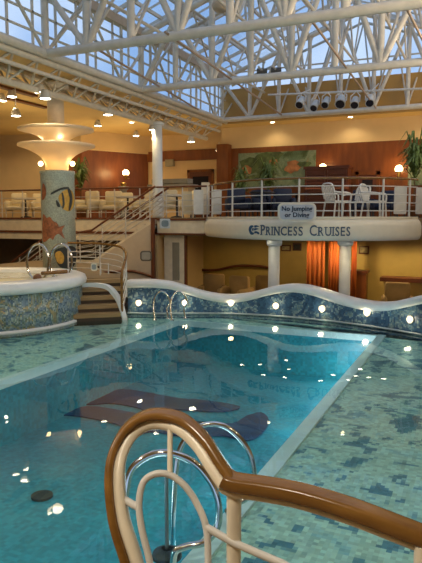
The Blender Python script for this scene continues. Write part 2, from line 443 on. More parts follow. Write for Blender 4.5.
MB().tube([rp[0]+u*.02, rp[0]+u*.7, rp[0]+u*1.0, top[1], *top[2:]], .032, 8).build('top_rail', RAILWOOD, th)
for h in (.18, .34, .5, .66): MB().tube([p+u*(h*(1.25-.35*min(1, i/12))) for i, p in enumerate(rp)], .013, 6).build('rail', WHITE, th)
for i in (7, 13, 19, 25): MB().tube([rp[i]+u*0, top[i]], .02, 8).build('post', WHITE, th)
c = onD(94, 267, 13.9)
pl = thing('notice_plate', 'small white notice plate fixed on the curved step railing', 'sign', tuple(c))
rr = Vector((cos(YAW), sin(YAW), 0)); ff = Vector((-sin(YAW), cos(YAW), 0))
def facing_plate(c, w, h, d, nseg=6, rad=None):
    rad = rad or h*.3; P = []
    for (sx, sz, a0) in ((1, 1, 0), (-1, 1, PI/2), (-1, -1, PI), (1, -1, 3*PI/2)):
        for k in range(nseg+1):
            a = a0+PI/2*k/nseg; P.append(c+rr*(sx*(w/2-rad)+rad*cos(a))+u*(sz*(h/2-rad)+rad*sin(a)))
    return MB().loft([[p for p in P], [p+ff*d for p in P]], smooth=False)
facing_plate(c, .15, .19, .02).build('plate', CREAMPAINT, pl)
facing_plate(c-ff*.005, .10, .12, .01).build('face', mat('plate_face', (.3, .33, .33), .5), pl)
c = onD(104.5, 268, 13.9)
hk = MB().tube([c+rr*-.09+u*-.14, c+rr*-.09+u*.1, c+rr*.09+u*.1, c+rr*.09+u*-.14], .014, 6)
tag(hk.build('towel_hook', WHITE), 'small square white hoop on the curved step railing, right of the notice plate', 'hook')

# chrome hoops on the tub, with wooden ball and board
def hoop(name, cx, top, bot, w, D, label, r=.03, lean=0):
    P = []
    for k in range(25):
        a = -PI*.38+ (PI*1.76)*k/24
        P.append(onD(cx+w/2*cos(a)+lean*(1-sin(a)), (top+bot)/2-(bot-top)/2*sin(a), D))
    th = thing(name, label, 'grab rail', tuple(P[0]))
    MB().tube(P, r, 8).build('hoop_tube', CHROME, th)
    for q in (P[0], P[-1]):
        MB().lathe([(1e-4, -.03), (.05, -.03), (.05, .0), (.03, .03), (1e-4, .03)], tuple(q), 12).build('foot_plate', CHROME, th)
    return th
hoop('grab_rail', 38, 244, 281, 22, 14.1, 'chrome hoop grab rail on the hot tub rim, left of the pair')
hoop('grab_rail', 61, 244, 280, 22, 14.3, 'chrome hoop grab rail on the hot tub rim, in front of the mosaic column')
c = onD(37.5, 278, 13.6); b = MB(); b.ball(c, .10, 12)
tag(b.build('wooden_ball', mat('wood_knob', (.20, .09, .04), .4)), 'brown wooden ball resting on the white hot tub rim', 'ball')
p0 = onD(42, 279, 13.7); p1 = onD(67, 279, 14.2)
b = MB().tube([(p0.x, p0.y, 1.07), (p1.x, p1.y, 1.07)], .045, 8)
tag(b.build('wooden_bar', RAILWOOD), 'short brown wooden bar lying on the hot tub rim beside the ball', 'bar')

# ================================================================== LAMP COLUMN
LC = onD(58.5, 217, 16.4); LC.z = 0; CR = .45
lc = thing('lamp_column', 'thick pale mosaic column painted with fish, topped by two flared glowing glass shades', 'column', (LC.x, LC.y, DK))
MB().lathe([(1e-4, DK), (CR, DK), (CR, 3.50), (CR+.02, 3.52), (CR+.02, 3.58), (1e-4, 3.58)], (LC.x, LC.y, 0), 40).build('shaft', COLM, lc)
def flare(z0, z1, r0, r1):
    pr = []
    for k in range(15):
        t = k/14; pr.append((r0+(r1-r0)*(t**3.0), z0+(z1-z0)*t))
    pr += [(pr[-1][0], pr[-1][1]+.05), (pr[-1][0]-.06, pr[-1][1]+.05)]
    pr += [(r+(-.03), z) for r, z in pr[-4::-1]]
    return MB().lathe(pr, (LC.x, LC.y, 0), 48)
flare(3.58, 4.24, .30, 1.02).build('lower_shade', SHADE, lc)
flare(4.22, 4.66, .30, 1.0).build('upper_shade', SHADE, lc)
MB().lathe([(1e-4, 3.55), (.10, 3.55), (.10, 4.55), (1e-4, 4.55)], (LC.x, LC.y, 0), 12).build('lamp_core', mat('lamp_core', (1, .9, .7), emit=(1, .76, .42), es=3.2), lc)
MB().lathe([(1e-4, 4.55), (.22, 4.55), (.22, 5.55), (.27, 5.58), (.27, 5.75), (.36, 5.78), (.36, 5.9), (1e-4, 5.9)], (LC.x, LC.y, 0), 20).build('upper_post', TRUSS, lc)
light('POINT', 'column_lamp_upper', (LC.x-.32, LC.y-.25, 4.45), 4.5, (1, .74, .42), .08)
light('POINT', 'column_lamp_upper', (LC.x+.32, LC.y-.25, 4.45), 4.5, (1, .74, .42), .08)
for dx in (-.17, .17):
    MB().lathe([(1e-4, 3.6), (.05, 3.6), (.05, 4.0), (1e-4, 4.0)], (LC.x+dx, LC.y-.12, 0), 10).build('lamp_core', MATS['lamp_core'], lc)
for sx in (-1, 1):
    q = LC+rr*(sx*.43)-ff*.05; b = MB(); b.ball((q.x, q.y, 3.78), .065, 10); b.build('side_bulb', GLOW, lc)
def on_col(x, y, dr=.012):
    r = ray(x, y); o = Vector((0, 0)); d = Vector((r[0], r[1])); c = Vector((LC.x, LC.y))
    R = CR+dr; A = d.dot(d); B = -2*d.dot(c); Cc = c.dot(c)-R*R; disc = B*B-4*A*Cc
    if disc < 0: t = -B/(2*A)
    else: t = (-B-sqrt(disc))/(2*A)
    p = Vector((r[0]*t, r[1]*t, H+r[2]*t)); v = Vector((p.x-c.x, p.y-c.y)).normalized()*R
    return Vector((c.x+v.x, c.y+v.y, p.z))
def col_patch(name, pts, m, dr, label=None):
    P = catmull([(x, y, 0) for x, y in pts], 3, True); n = len(P)
    cx = sum(p.x for p in P)/n; cy = sum(p.y for p in P)/n
    b = MB(); R = 5; vs = []; fs = []
    for k in range(1, R+1):
        for p in P: vs.append(on_col(cx+(p.x-cx)*k/R, cy+(p.y-cy)*k/R, dr))
    vs.append(on_col(cx, cy, dr)); ci = len(vs)-1
    for k in range(R-1):
        for i in range(n): fs.append([k*n+i, k*n+(i+1) % n, (k+1)*n+(i+1) % n, (k+1)*n+i])
    for i in range(n): fs.append([ci, i, (i+1) % n])
    b._add(vs, fs, True)
    o = b.build(name, m, lc)
    if label: o['label'] = label
OR = mat('fish_orange', (.30, .11, .05), .5, var=.4, scale=14); YE = mat('fish_yellow', (.55, .32, .05), .5, var=.2, scale=14); BK = mat('fish_black', (.03, .035, .035), .5)
col_patch('angelfish', [(58.5, 197), (62, 192), (67, 189.5), (72, 191), (74.5, 199), (73.5, 207), (69, 211.5), (63.5, 209), (60, 203)], YE, .012, 'yellow angelfish with black stripes')
for pts_ in ([(51, 193), (56, 190), (62, 187.5), (68, 187), (69, 188.6), (62, 189.6), (56, 192.4), (51, 194.6)],
             [(67, 187.5), (70, 189), (72.3, 196), (72, 204), (70, 210), (68.6, 210), (69.8, 203), (70, 197), (68.6, 191)],
             [(61.5, 193), (63, 193), (64.4, 199), (64.6, 205), (63.4, 208.5), (62.2, 208), (62.6, 203), (62.2, 198)],
             [(56, 200), (59, 203), (60, 207), (57, 206)]):
    col_patch('fish_stripe', pts_, BK, .02)
col_patch('orange_fish', [(42.5, 218), (44, 214), (46, 218), (50, 217), (53, 221), (57, 223), (60, 228), (65, 225), (62, 231), (65, 239), (59, 234), (55, 236), (53, 240), (50, 238), (45, 242), (42.5, 239)], OR, .012, 'rust orange fish')
col_patch('dark_fish', [(54, 252), (60, 248), (70, 246), (76, 249), (76, 262), (71, 268), (62, 268), (57, 263)], BK, .012, 'dark fish with yellow belly')
col_patch('fish_belly', [(55, 254), (60, 251), (64, 256), (63, 263), (58, 263)], YE, .02)
col_patch('coral_patch', [(42.5, 184), (45, 186), (46, 194), (44, 199), (42, 199)], OR, .012)

# ================================================================== STAIRCASE TO THE BALCONY
SY0, SY1 = 16.6, 17.45
def stairline(X):  # walking surface along the flight
    if X > -11.7: return 2.30-(X-(-9.3))/(-11.7+9.3)*1.42
    if X > -13.8: return .88
    return .88
ss = thing('balcony_staircase', 'white staircase climbing from the raised deck to the balcony behind the mosaic column', 'staircase', (-10.5, 17, DK))
NS = 8
for i in range(NS):
    x1 = -9.4-(2.4/NS)*i; x0 = x1-2.4/NS; z = 2.30-(1.42/NS)*(i+1)
    MB().box((x0-.02, SY0+.05, z-.04), (x1, SY1, z)).build('tread', BROWN, ss)
    MB().box((x0+.26, SY0+.07, z), (x0+.29, SY1-.02, z+1.42/NS-.04)).build('riser', CREAMPAINT, ss)
MB().bar((-9.35, SY0, 2.14), (-11.8, SY0, .70), .06, .26).build('stringer', CREAMPAINT, ss)
MB().bar((-9.35, SY1+.04, 2.14), (-11.8, SY1+.04, .70), .06, .26).build('stringer', CREAMPAINT, ss)
MB().box((-13.9, SY0, .70), (-11.8, SY1, .86)).build('landing', CREAMPAINT, ss)
NS2 = 9
for i in range(NS2):
    x1 = -13.9-.27*i; z = .86-.16*(i+1)
    MB().box((x1-.29, SY0+.05, z-.04), (x1, SY1, z)).build('tread', BROWN, ss)
MB().bar((-13.85, SY0, .70), (-16.4, SY0, -.72), .06, .22).build('stringer', CREAMPAINT, ss)
MB().bar((-13.85, SY1+.04, .70), (-16.4, SY1+.04, -.72), .06, .22).build('stringer', CREAMPAINT, ss)
def stair_rail(Y, label):
    P = [Vector((-9.3, Y, 2.30)), Vector((-11.7, Y, .92)), Vector((-13.75, Y, .60)), Vector((-16.3, Y, -.95))]
    th = thing('stair_railing', label, 'railing', tuple(P[0]))
    MB().tube([p+u*1.0 for p in P], .035, 8).build('top_rail', BROWN, th)
    for h in (.2, .36, .52, .68, .84): MB().tube([p+u*h for p in P], .014, 6).build('rail', WHITE, th)
    for X in (-9.5, -10.4, -11.3, -12.2, -13.0, -13.9, -14.8, -15.7):
        for a, c2 in zip(P, P[1:]):
            if c2.x <= X <= a.x:
                q = a.lerp(c2, (a.x-X)/(a.x-c2.x)); MB().tube([q-u*.1, q+u*1.0], .02, 6).build('post', WHITE, th)
    return th
stair_rail(SY0, 'white stair railing with dark cap on the pool side of the balcony staircase')
stair_rail(SY1+.04, 'white stair railing with dark cap on the far side of the balcony staircase')

# ================================================================== BALCONY
FZ = 2.33
front = [(-1.45, 16.2), (-1.75, 15.65), (-2.4, 15.0), (-3.2, 14.6), (-4.2, 14.4), (-5.3, 14.65), (-6.3, 15.3), (-7.1, 16.1), (-7.55, 16.75)]
FP = catmull([(x, y, 0) for x, y in front], 5)
slab = [(8, 17.2), (-1.2, 17.2), (-1.35, 16.6)]+[(p.x, p.y+.12) for p in FP]+[(-7.75, 16.85), (-9.35, 16.85), (-9.35, 17.5), (-22, 17.5), (-22, 25), (8, 25)]
b = MB(); b.prism(slab[::-1], 1.82, FZ-.01)
fl = struct('floor_balcony', b, FLOORM, 'balcony deck over the lower seating')
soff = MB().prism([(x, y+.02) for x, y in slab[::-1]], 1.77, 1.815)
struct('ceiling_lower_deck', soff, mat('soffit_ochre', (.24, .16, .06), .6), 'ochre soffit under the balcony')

def fascia_rings(P, prof):
    rings = []
    for i, p in enumerate(P):
        t = (P[min(i+1, len(P)-1)]-P[max(i-1, 0)]).normalized(); n = Vector((-t.y, t.x, 0))
        if n.y > 0: n = -n
        if i == 0 or i == len(P)-1: pass
        rings.append([Vector((p.x+n.x*a, p.y+n.y*a, z)) for a, z in prof])
    return rings
fa = thing('balcony_fascia', 'curved white balcony front carrying dark ship line lettering and a wave emblem', 'fascia', (-4.2, 14.4, 1.77))
prof = [(-.1, 1.77), (.03, 1.77), (.09, 1.81), (.12, 1.90), (.12, 2.12), (.09, 2.22), (.03, 2.29), (-.1, 2.31)]
MB().loft(fascia_rings(FP, prof)).build('fascia_band', mat('fascia_cream', (.80, .74, .60), .35, var=.03), fa)
MB().loft(fascia_rings(FP, [(-.1, 2.3), (.02, 2.3), (.02, 2.36), (-.1, 2.36)]), smooth=False).build('kerb', CREAMPAINT, fa)
MB().box((-9.3, 16.70, 1.84), (-7.6, 16.84, 2.30)).build('straight_panel', CREAMPAINT, fa)
MB().box((-9.3, 16.66, 2.24), (-7.6, 16.72, 2.30)).build('brown_line', BROWN, fa)
MB().box((-9.3, 16.66, 1.80), (-7.6, 16.72, 1.85)).build('brown_line', BROWN, fa)
# arc length map of the front for lettering
FPa = FP[::-1]  # left to right
cum = [0]
for a, c2 in zip(FPa, FPa[1:]): cum.append(cum[-1]+(c2-a).length)
def on_front(s, z, o=.125):
    s = max(0, min(cum[-1]-1e-3, s)); i = max(k for k in range(len(cum)) if cum[k] <= s); i = min(i, len(cum)-2)
    t = (s-cum[i])/(cum[i+1]-cum[i]); p = FPa[i].lerp(FPa[i+1], t); d = (FPa[min(i+2, len(FPa)-1)]-FPa[max(0, i-1)]).normalized(); n = Vector((d.y, -d.x, 0))
    return Vector((p.x+n.x*o, p.y+n.y*o, z))
def s_of_px(x):
    best = min(range(0, 400), key=lambda k: abs(px_of2(on_front(cum[-1]*k/400, 2.05))-x)); return cum[-1]*best/400
def px_of2(p):
    h = -p.x*sin(YAW)+p.y*cos(YAW); r = p.x*cos(YAW)+p.y*sin(YAW); return CX+F*r/(h*cos(PITCH)-(p.z-H)*sin(PITCH))
def text_mesh(txt, size, bold=0.0):
    cu = bpy.data.curves.new('t', 'FONT'); cu.body = txt; cu.size = size; cu.offset = bold; cu.extrude = .012; cu.resolution_u = 3
    o = bpy.data.objects.new('t', cu); COL.objects.link(o); bpy.context.view_layer.update()
    me = bpy.data.meshes.new_from_object(o.evaluated_get(bpy.context.evaluated_depsgraph_get()))
    vs = [v.co.copy() for v in me.vertices]; fs = [list(p.vertices) for p in me.polygons]
    bpy.data.objects.remove(o); bpy.data.curves.remove(cu); bpy.data.meshes.remove(me)
    return vs, fs
# lettering: tall initials with small capitals, thin slab serifs added at stroke feet
sA = s_of_px(261); sB = s_of_px(350)
word = [('P', 1), ('RINCESS', .84), (' ', 1), ('C', 1), ('RUISES', .84)]
items = []; x = 0
for txt, k in word:
    for ch in txt:
        if ch == ' ': x += .16; continue
        vs, fs = text_mesh(ch, .36*k, .004)
        x0 = min(v.x for v in vs); x1 = max(v.x for v in vs); items.append((vs, fs, x-x0, ch, k)); x += x1-x0+.045
tot = x-.045; sc = (sB-sA)/tot
for vs, fs, ox, ch, k in items:
    b = MB(); V = []
    for v in vs:
        V.append(on_front(sA+(v.x+ox)*sc, 1.90+v.y*1.02, .125+v.z))
    b._add(V, fs)
    if ch in 'PRINU':
        xa = min(v.x for v in vs)+ox; xb = max(v.x for v in vs)+ox; h = .25*k*1.02
        for xx in ([xa] if ch in 'PR' else [xa, xb] if ch != 'I' else [(xa+xb)/2]):
            for zz_ in ((1.905, 1.90+h-.015) if ch != 'U' else (1.90+h-.015,)):
                q = sA+(xx+.015*(0 if ch == 'I' else (1 if xx == xa else -1)))*sc
                V = [on_front(q+dx, zz_+dz, .13) for dx, dz in ((-.04, -.009), (.04, -.009), (.04, .009), (-.04, .009))]
                b._add(V, [[0, 1, 2, 3]])
    b.build('letter', LETTER, fa)
# emblem: flowing hair wave head on a round field
s0 = s_of_px(253.5)
def emb(pts, m, o=.13):
    P = catmull([(a, c2, 0) for a, c2 in pts], 4, True); b = MB()
    b.loft([[on_front(s0+p.x, 2.02+p.y, o-.008) for p in P], [on_front(s0+p.x, 2.02+p.y, o) for p in P]], smooth=False)
    b.build('emblem', m, fa)
emb([(-.16, .0), (-.13, .09), (-.05, .12), (.0, .09), (-.06, .05), (-.08, -.01), (-.04, -.06), (.02, -.07), (-.02, -.12), (-.10, -.11)], LOGOB)
emb([(.02, .11), (.10, .12), (.17, .09), (.10, .075), (.04, .06)], LOGOB)
emb([(.02, .04), (.09, .05), (.16, .03), (.09, .005), (.03, -.01)], LOGOB)
emb([(.03, -.04), (.10, -.03), (.18, -.07), (.16, -.11), (.09, -.08), (.04, -.09)], LOGOB)
emb([(-.05, .03), (-.01, .05), (.0, .0), (-.03, -.03)], LOGOB)

# left balcony fascia
lf = thing('balcony_fascia', 'straight cream balcony edge with brown lines behind the mosaic column', 'fascia', (-15, 17.45, 1.5))
MB().box((-22, 17.38, 1.55), (-9.4, 17.5, 2.30)).build('cream_band', CREAMPAINT, lf)
MB().box((-22, 17.34, 1.78), (-9.4, 17.39, 1.86)).build('brown_line', BROWN, lf)
MB().box((-22, 17.34, 2.27), (-9.4, 17.39, 2.33)).build('brown_line', BROWN, lf)

# railings of the balcony
inner = [on_front(cum[-1]*k/44, FZ+.03, -.03) for k in range(45)]
posts_px = [212, 231, 261, 300, 342, 384, 410]
pidx = sorted({min(range(len(inner)), key=lambda i: abs(px_of2(inner[i])-x)) for x in posts_px})
railing('balcony_railing', 'white railing with brown cap along the curved balcony front above the lettering', 'railing', inner, pidx, 0, .028, .014, .026, (.14, .34, .54, .74), htop=.93)
lp = [Vector((-9.45-.2*k, 17.6, FZ)) for k in range(62)]
railing('balcony_railing', 'long white railing with dark cap on the straight balcony behind the mosaic column', 'railing', lp, range(0, 62, 5), 0, .03, .013, .022, (.18, .36, .54, .72), htop=1.0, topm=BROWN)
lp = [Vector((-7.65-.17*k, 16.9, FZ)) for k in range(10)]
railing('balcony_railing', 'short straight white railing in front of the upright white panels', 'railing', lp, (0, 5, 9), 0, .028, .013, .022, (.18, .36, .54, .72), htop=.96, topm=BROWN)
lp = [Vector((-1.25+.3*k, 17.3, FZ)) for k in range(12)]
railing('balcony_railing', 'white balcony railing at the right edge of the picture past the curved front', 'railing', lp, (0, 4, 8, 11), 0, .028, .013, .022, (.18, .36, .54, .72), htop=.96)

# warning sign on the railing
sc0 = onD(297, 212, 14.35)
sg = thing('warning_sign', 'rounded white and blue No Jumping or Diving sign hung on the curved balcony railing', 'sign', tuple(sc0))
facing_plate(sc0, .92, .44, .03, 6, .13).build('border', mat('sign_border', (.60, .57, .50), .5), sg)
facing_plate(sc0-ff*.012, .82, .35, .02, 6, .10).build('face', mat('sign_blue_grey', (.40, .44, .52), .5), sg)
for line, dz in (('No Jumping', .03), ('or Diving', -.12)):
    vs, fs = text_mesh(line, .155, .003); cxm = (min(v.x for v in vs)+max(v.x for v in vs))/2
    MB()._add([sc0+rr*(v.x-cxm)+u*(v.y+dz)-ff*(.02+v.z*.5) for v in vs], fs).build('lettering', NAVY, sg)
c = onD(165, 223.5, 18.6)
sg = thing('small_sign', 'small square blue and white sign on the cream fascia left of the lettering', 'sign', tuple(c))
facing_plate(c, .32, .30, .02, 2, .03).build('plate', SIGNB, sg)
facing_plate(c-ff*.006, .22, .2, .01, 2, .06).build('symbol', mat('symbol_blue', (.18, .25, .30), .5), sg)
c = onD(146, 256, 17.6)
sg = thing('wall_plaque', 'pale plaque in a dark arched frame on the cream wall left of the lower deck', 'plaque', tuple(c))
facing_plate(c, .34, .30, .03, 5, .08).build('frame', mat('plaque_frame', (.13, .11, .08), .5), sg)
facing_plate(c-ff*.006, .26, .22, .02, 5, .05).build('face', mat('plaque_face', (.4, .37, .3), .5), sg)

# ================================================================== WALLS, CEILINGS
b = MB(); b.box((-15.8, 24.4, 2.3), (-9.6, 24.6, 6.0)); b.box((-9.9, 23.3, 5.15), (10, 23.5, 6.0)); b.box((-26, 21.4, 2.3), (-15.6, 21.6, 6.0))
struct('wall_back_upper', b, CREAM, 'cream upper wall behind the balcony')
b = MB(); b.box((-9.75, 23.3, 2.3), (10, 23.5, 5.15)); b.box((-9.95, 22.9, 2.3), (-9.45, 23.5, 5.3)); b.box((-14.3, 24.3, 4.85), (-9.7, 24.42, 5.3))
b.prism([(-15.65, 21.5), (-15.55, 21.45), (-14.0, 24.35), (-14.1, 24.45)], 2.3, 5.2)
b.prism([(-16.6, 21.4), (-15.55, 21.35), (-15.55, 21.5), (-16.6, 21.5)], 2.3, 5.2)
struct('wall_back_panelling', b, PANEL, 'cherry wood panelled wall behind the balcony')
b = MB(); b.prism([(-15.7, 21.45), (-15.55, 21.38), (-13.9, 24.4), (-14.1, 24.5)], 5.2, 6.0); struct('wall_back_splay', b, CREAM)
b = MB(); b.box((-26, -8, 6.0), (-9.35, 25, 6.2)); b.box((-9.35, 22.2, 6.0), (10, 25, 6.2)); b.box((1.2, -8, 6.0), (10, 22.2, 6.2)); b.box((-9.35, -8, 6.0), (1.2, -3, 6.2))
struct('ceiling', b, CEIL, 'yellow ceiling around the roof opening')
b = MB(); b.box((-9.4, 22.1, 5.96), (1.2, 22.19, 7.25)); b.box((-9.35, -3.1, 6), (1.2, -3, 7.6)); b.box((1.2, -3, 6), (1.3, 22.2, 7.6))
struct('trim_roof_upstand', b, BULK, 'amber upstand at the end of the roof opening')
b = MB(); b.box((-26, -8, -1), (-25.8, 25, 6.2)); struct('wall_left', b, CREAM)
b = MB(); b.box((8, -8, -1), (8.2, 25, 6.2)); struct('wall_right', b, CREAM)
b = MB(); b.box((-26, -8.2, -1), (8, -8, 6.2)); struct('wall_behind', b, CREAM)
b = MB(); b.box((-26, -8, .5), (8, 1.9, .75)); struct('floor_entry_deck', b, FLOORM, 'deck where the camera stands')
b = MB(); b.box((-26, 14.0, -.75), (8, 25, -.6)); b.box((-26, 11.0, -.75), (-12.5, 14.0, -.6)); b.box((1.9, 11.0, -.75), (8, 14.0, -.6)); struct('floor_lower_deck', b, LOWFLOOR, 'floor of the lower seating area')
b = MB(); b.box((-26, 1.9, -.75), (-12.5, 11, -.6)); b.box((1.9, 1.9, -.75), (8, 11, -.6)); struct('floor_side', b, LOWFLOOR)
# lower deck walls
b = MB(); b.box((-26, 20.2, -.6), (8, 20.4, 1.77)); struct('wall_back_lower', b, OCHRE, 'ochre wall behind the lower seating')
b = MB(); b.box((-9.45, 16.7, -.6), (-9.3, 20.2, 1.77)); struct('wall_partition', b, CREAM)
# cream wall under the staircase, its sloping top follows the flight
pts = [(-9.36, -.6), (-9.36, 2.15), (-9.9, 1.86), (-11.3, 1.03), (-11.3, -.6)]
b = MB(); n = len(pts); b._add([(x, SY0-.12, z) for x, z in pts]+[(x, SY0-.03, z) for x, z in pts],
       [list(range(n)), list(range(n, 2*n))[::-1]]+[[i, (i+1) % n, n+(i+1) % n, n+i] for i in range(n)])
struct('wall_under_stairs', b, mat('cream_panel', (.62, .52, .40), .5, var=.04), 'cream panel wall under the staircase')
b = MB(); b.box((-9.36, SY0-.2, -.6), (-9.26, SY0-.1, 2.3)); b.build('trim_post', BROWN)['kind'] = 'structure'
P = catmull([(-11.3, SY0-.14, .52), (-10.6, SY0-.14, .60), (-10.0, SY0-.14, .62), (-9.36, SY0-.14, .48)], 4)
b = MB().tube(P, .045, 6); b.build('trim_dado', BROWN)['kind'] = 'structure'
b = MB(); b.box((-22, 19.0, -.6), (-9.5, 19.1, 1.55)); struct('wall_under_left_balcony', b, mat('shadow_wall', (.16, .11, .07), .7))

# open cream door beside the partition
d0 = onD(169, 262, 18.6)
dr = thing('door_1', 'narrow cream door with grey glass beside the dark lower seating', 'door', (d0.x, 16.95, -.6)); dr['kind'] = 'structure'
del dr['category']
MB().box((d0.x-.42, 16.9, -.6), (d0.x+.30, 16.98, 1.77)).build('door_leaf', CREAMPAINT, dr)
MB().box((d0.x-.12, 16.88, .35), (d0.x+.12, 16.9, 1.55)).build('door_glass', mat('door_glass', (.30, .28, .22), .2), dr)
MB().box((d0.x+.30, 16.88, -.6), (d0.x+.36, 16.99, 1.77)).build('door_frame', BROWN, dr)

# columns of the lower deck
for px, lab in ((274, 'slim white round column under the balcony front, left of the orange curtains'), (345, 'slim white round column under the balcony front, right of the orange curtains')):
    p = onD(px, 262, 15.9); t = thing('lower_column', lab, 'column', (p.x, p.y, -.6), )
    MB().lathe([(1e-4, -.6), (.15, -.6), (.15, 1.62), (1e-4, 1.62)], (p.x, p.y, 0), 20).build('shaft', COPING, t)
    MB().lathe([(1e-4, 1.60), (.19, 1.60), (.21, 1.66), (.21, 1.77), (1e-4, 1.77)], (p.x, p.y, 0), 20).build('capital', COPING, t)
# tall white column beside the staircase
p = Vector((-9.85, 17.75, 0)); t = thing('upper_column', 'tall plain white column standing on the balcony at the head of the staircase', 'column', (p.x, p.y, FZ))
MB().lathe([(1e-4, FZ), (.20, FZ), (.17, FZ+.1), (.17, 5.35), (1e-4, 5.35)], (p.x, p.y, 0), 20).build('shaft', COPING, t)
MB().lathe([(1e-4, 5.35), (.22, 5.35), (.24, 5.42), (.1, 5.5), (1e-4, 5.5)], (p.x, p.y, 0), 20).build('capital', COPING, t)

# curtains, doorway, pictures, dado of the lower deck
def curtain(px0, px1, Y, lab):
    a = onY(px0, 250, Y); c2 = onY(px1, 250, Y); n = 24; b = MB(); rings = []
    for k in range(n+1):
        t = k/n; X = a.x+(c2.x-a.x)*t; y = Y+.05*sin(t*PI*8)
        rings.append([Vector((X, y-.02, -.55)), Vector((X, y-.02, 1.74)), Vector((X, y+.02, 1.74)), Vector((X, y+.02, -.55))])
    return tag(b.loft(rings).build('curtain', CURT), lab, 'curtain')
curtain(307, 325, 19.3, 'orange red pleated curtain on the lower deck, left one of the pair')
curtain(329, 341, 19.4, 'orange red pleated curtain on the lower deck, beside the right white column')
curtain(352, 357, 19.3, 'narrow orange red curtain on the lower deck, right of the right white column')
def picture(px, py, w, h, D, lab, face=(.42, .34, .16)):
    c = onY(px, py, 20.15); t = thing('framed_picture', lab, 'picture', tuple(c))
    MB().box((c.x-w/2, 20.13, c.z-h/2), (c.x+w/2, 20.2, c.z+h/2)).build('frame', DARKWOOD, t)
    MB().box((c.x-w/2+.04, 20.115, c.z-h/2+.04), (c.x+w/2-.04, 20.135, c.z+h/2-.04)).build('canvas', mat('canvas%d' % px, face, .6, var=.4, scale=9), t)
picture(364, 250, .32, .26, 0, 'small pale framed picture on the yellow wall right of the curtains')
picture(286, 248, .34, .22, 0, 'small pale picture on the yellow wall left of the curtains')
picture(297, 247, .30, .26, 0, 'small dark picture beside the pale one on the yellow wall', (.03, .03, .03))
dd = thing('dado_rail', 'brown wavy dado rail along the lower seating wall behind the armchairs', 'rail', (-7, 20.1, .4))
P = catmull([onY(x, y, 20.1) for x, y in ((178, 265), (195, 269), (215, 270), (235, 266), (258, 266), (270, 268))], 4)
MB().tube(P, .05, 6).build('rail_strip', BROWN, dd)
dd = thing('bar_counter', 'brown topped yellow counter at the right of the lower deck', 'counter', (-1.3, 19.0, -.6))
MB().box((-2.6, 18.8, -.6), (1.2, 19.3, .40)).build('counter_front', OCHRE, dd)
MB().box((-2.7, 18.7, .40), (1.3, 19.4, .52)).build('counter_top', DARKWOOD, dd)
dd = thing('bar_counter', 'brown railed step of panelling just right of the curtains on the lower deck', 'counter', (-3.3, 19.5, -.6))
MB().box((-3.75, 19.5, -.6), (-3.25, 19.9, .55)).build('counter_front', PANEL, dd)
MB().box((-3.8, 19.45, .55), (-3.2, 19.95, .63)).build('counter_top', DARKWOOD, dd)
dd = thing('bar_counter', 'brown panelled ledge left of the curtains on the lower deck', 'counter', (-4.6, 19.5, -.6))
MB().box((-5.15, 19.5, -.6), (-4.9, 19.9, .55)).build('counter_front', PANEL, dd)
MB().box((-5.2, 19.45, .55), (-4.85, 19.95, .63)).build('counter_top', DARKWOOD, dd)

# armchairs lower deck
def armchair(name, lab, fab, legm, group=None, loc=(0, 0, 0), rz=0, s=1):
    t = thing(name, lab, 'chair', (0, 0, 0), group)
    def cushion(a, b_, mm, nm):
        mb = MB(); x0, y0, z0 = a; x1, y1, z1 = b_; e = .04; rings = []
        for z, k in ((z0, e), (z0+e, 0), (z1-e, 0), (z1, e)):
            rings.append([Vector(q) for q in ((x0+k+.02, y0+k, z), (x1-k-.02, y0+k, z), (x1-k, y0+k+.02, z), (x1-k, y1-k-.02, z), (x1-k-.02, y1-k, z), (x0+k+.02, y1-k, z), (x0+k, y1-k-.02, z), (x0+k, y0+k+.02, z))])
        mb.loft([[p*s for p in r] for r in rings]); mb.build(nm, mm, t)
    cushion((-.28, -.28, .28), (.28, .26, .44), fab, 'seat')
    cushion((-.30, .20, .30), (.30, .36, .95), fab, 'backrest')
    cushion((-.38, -.28, .25), (-.27, .34, .64), fab, 'armrest'); cushion((.27, -.28, .25), (.38, .34, .64), fab, 'armrest')
    for sx in (-.32, .32):
        for sy in (-.24, .30): MB().tube([(sx*s, sy*s, 0), (sx*s, sy*s, .27*s)], .025*s, 8).build('leg', legm, t)
    t.location = loc; t.rotation_euler = (0, 0, rz); t['_org'] = tuple(loc)
    return t
ac = armchair('armchair', 'tan armchair in the dark lower seating, nearest the cream door', TAN, DARKWOOD, None, tuple(onY(212, 300, 17.6).xy)+(-.6,), .2, 1.15)
for px, Y, rz, lab in ((234, 17.3, -.2, 'tan armchair in the lower seating, second from the cream door'), (263, 17.8, 0, 'tan armchair in the lower seating beside the left slim column'), (398, 17.4, .2, 'tan armchair at the right of the lower deck in front of the counter')):
    q = onY(px, 300, Y); copy_tree(ac, (q.x, Y, -.6), rz, lab)
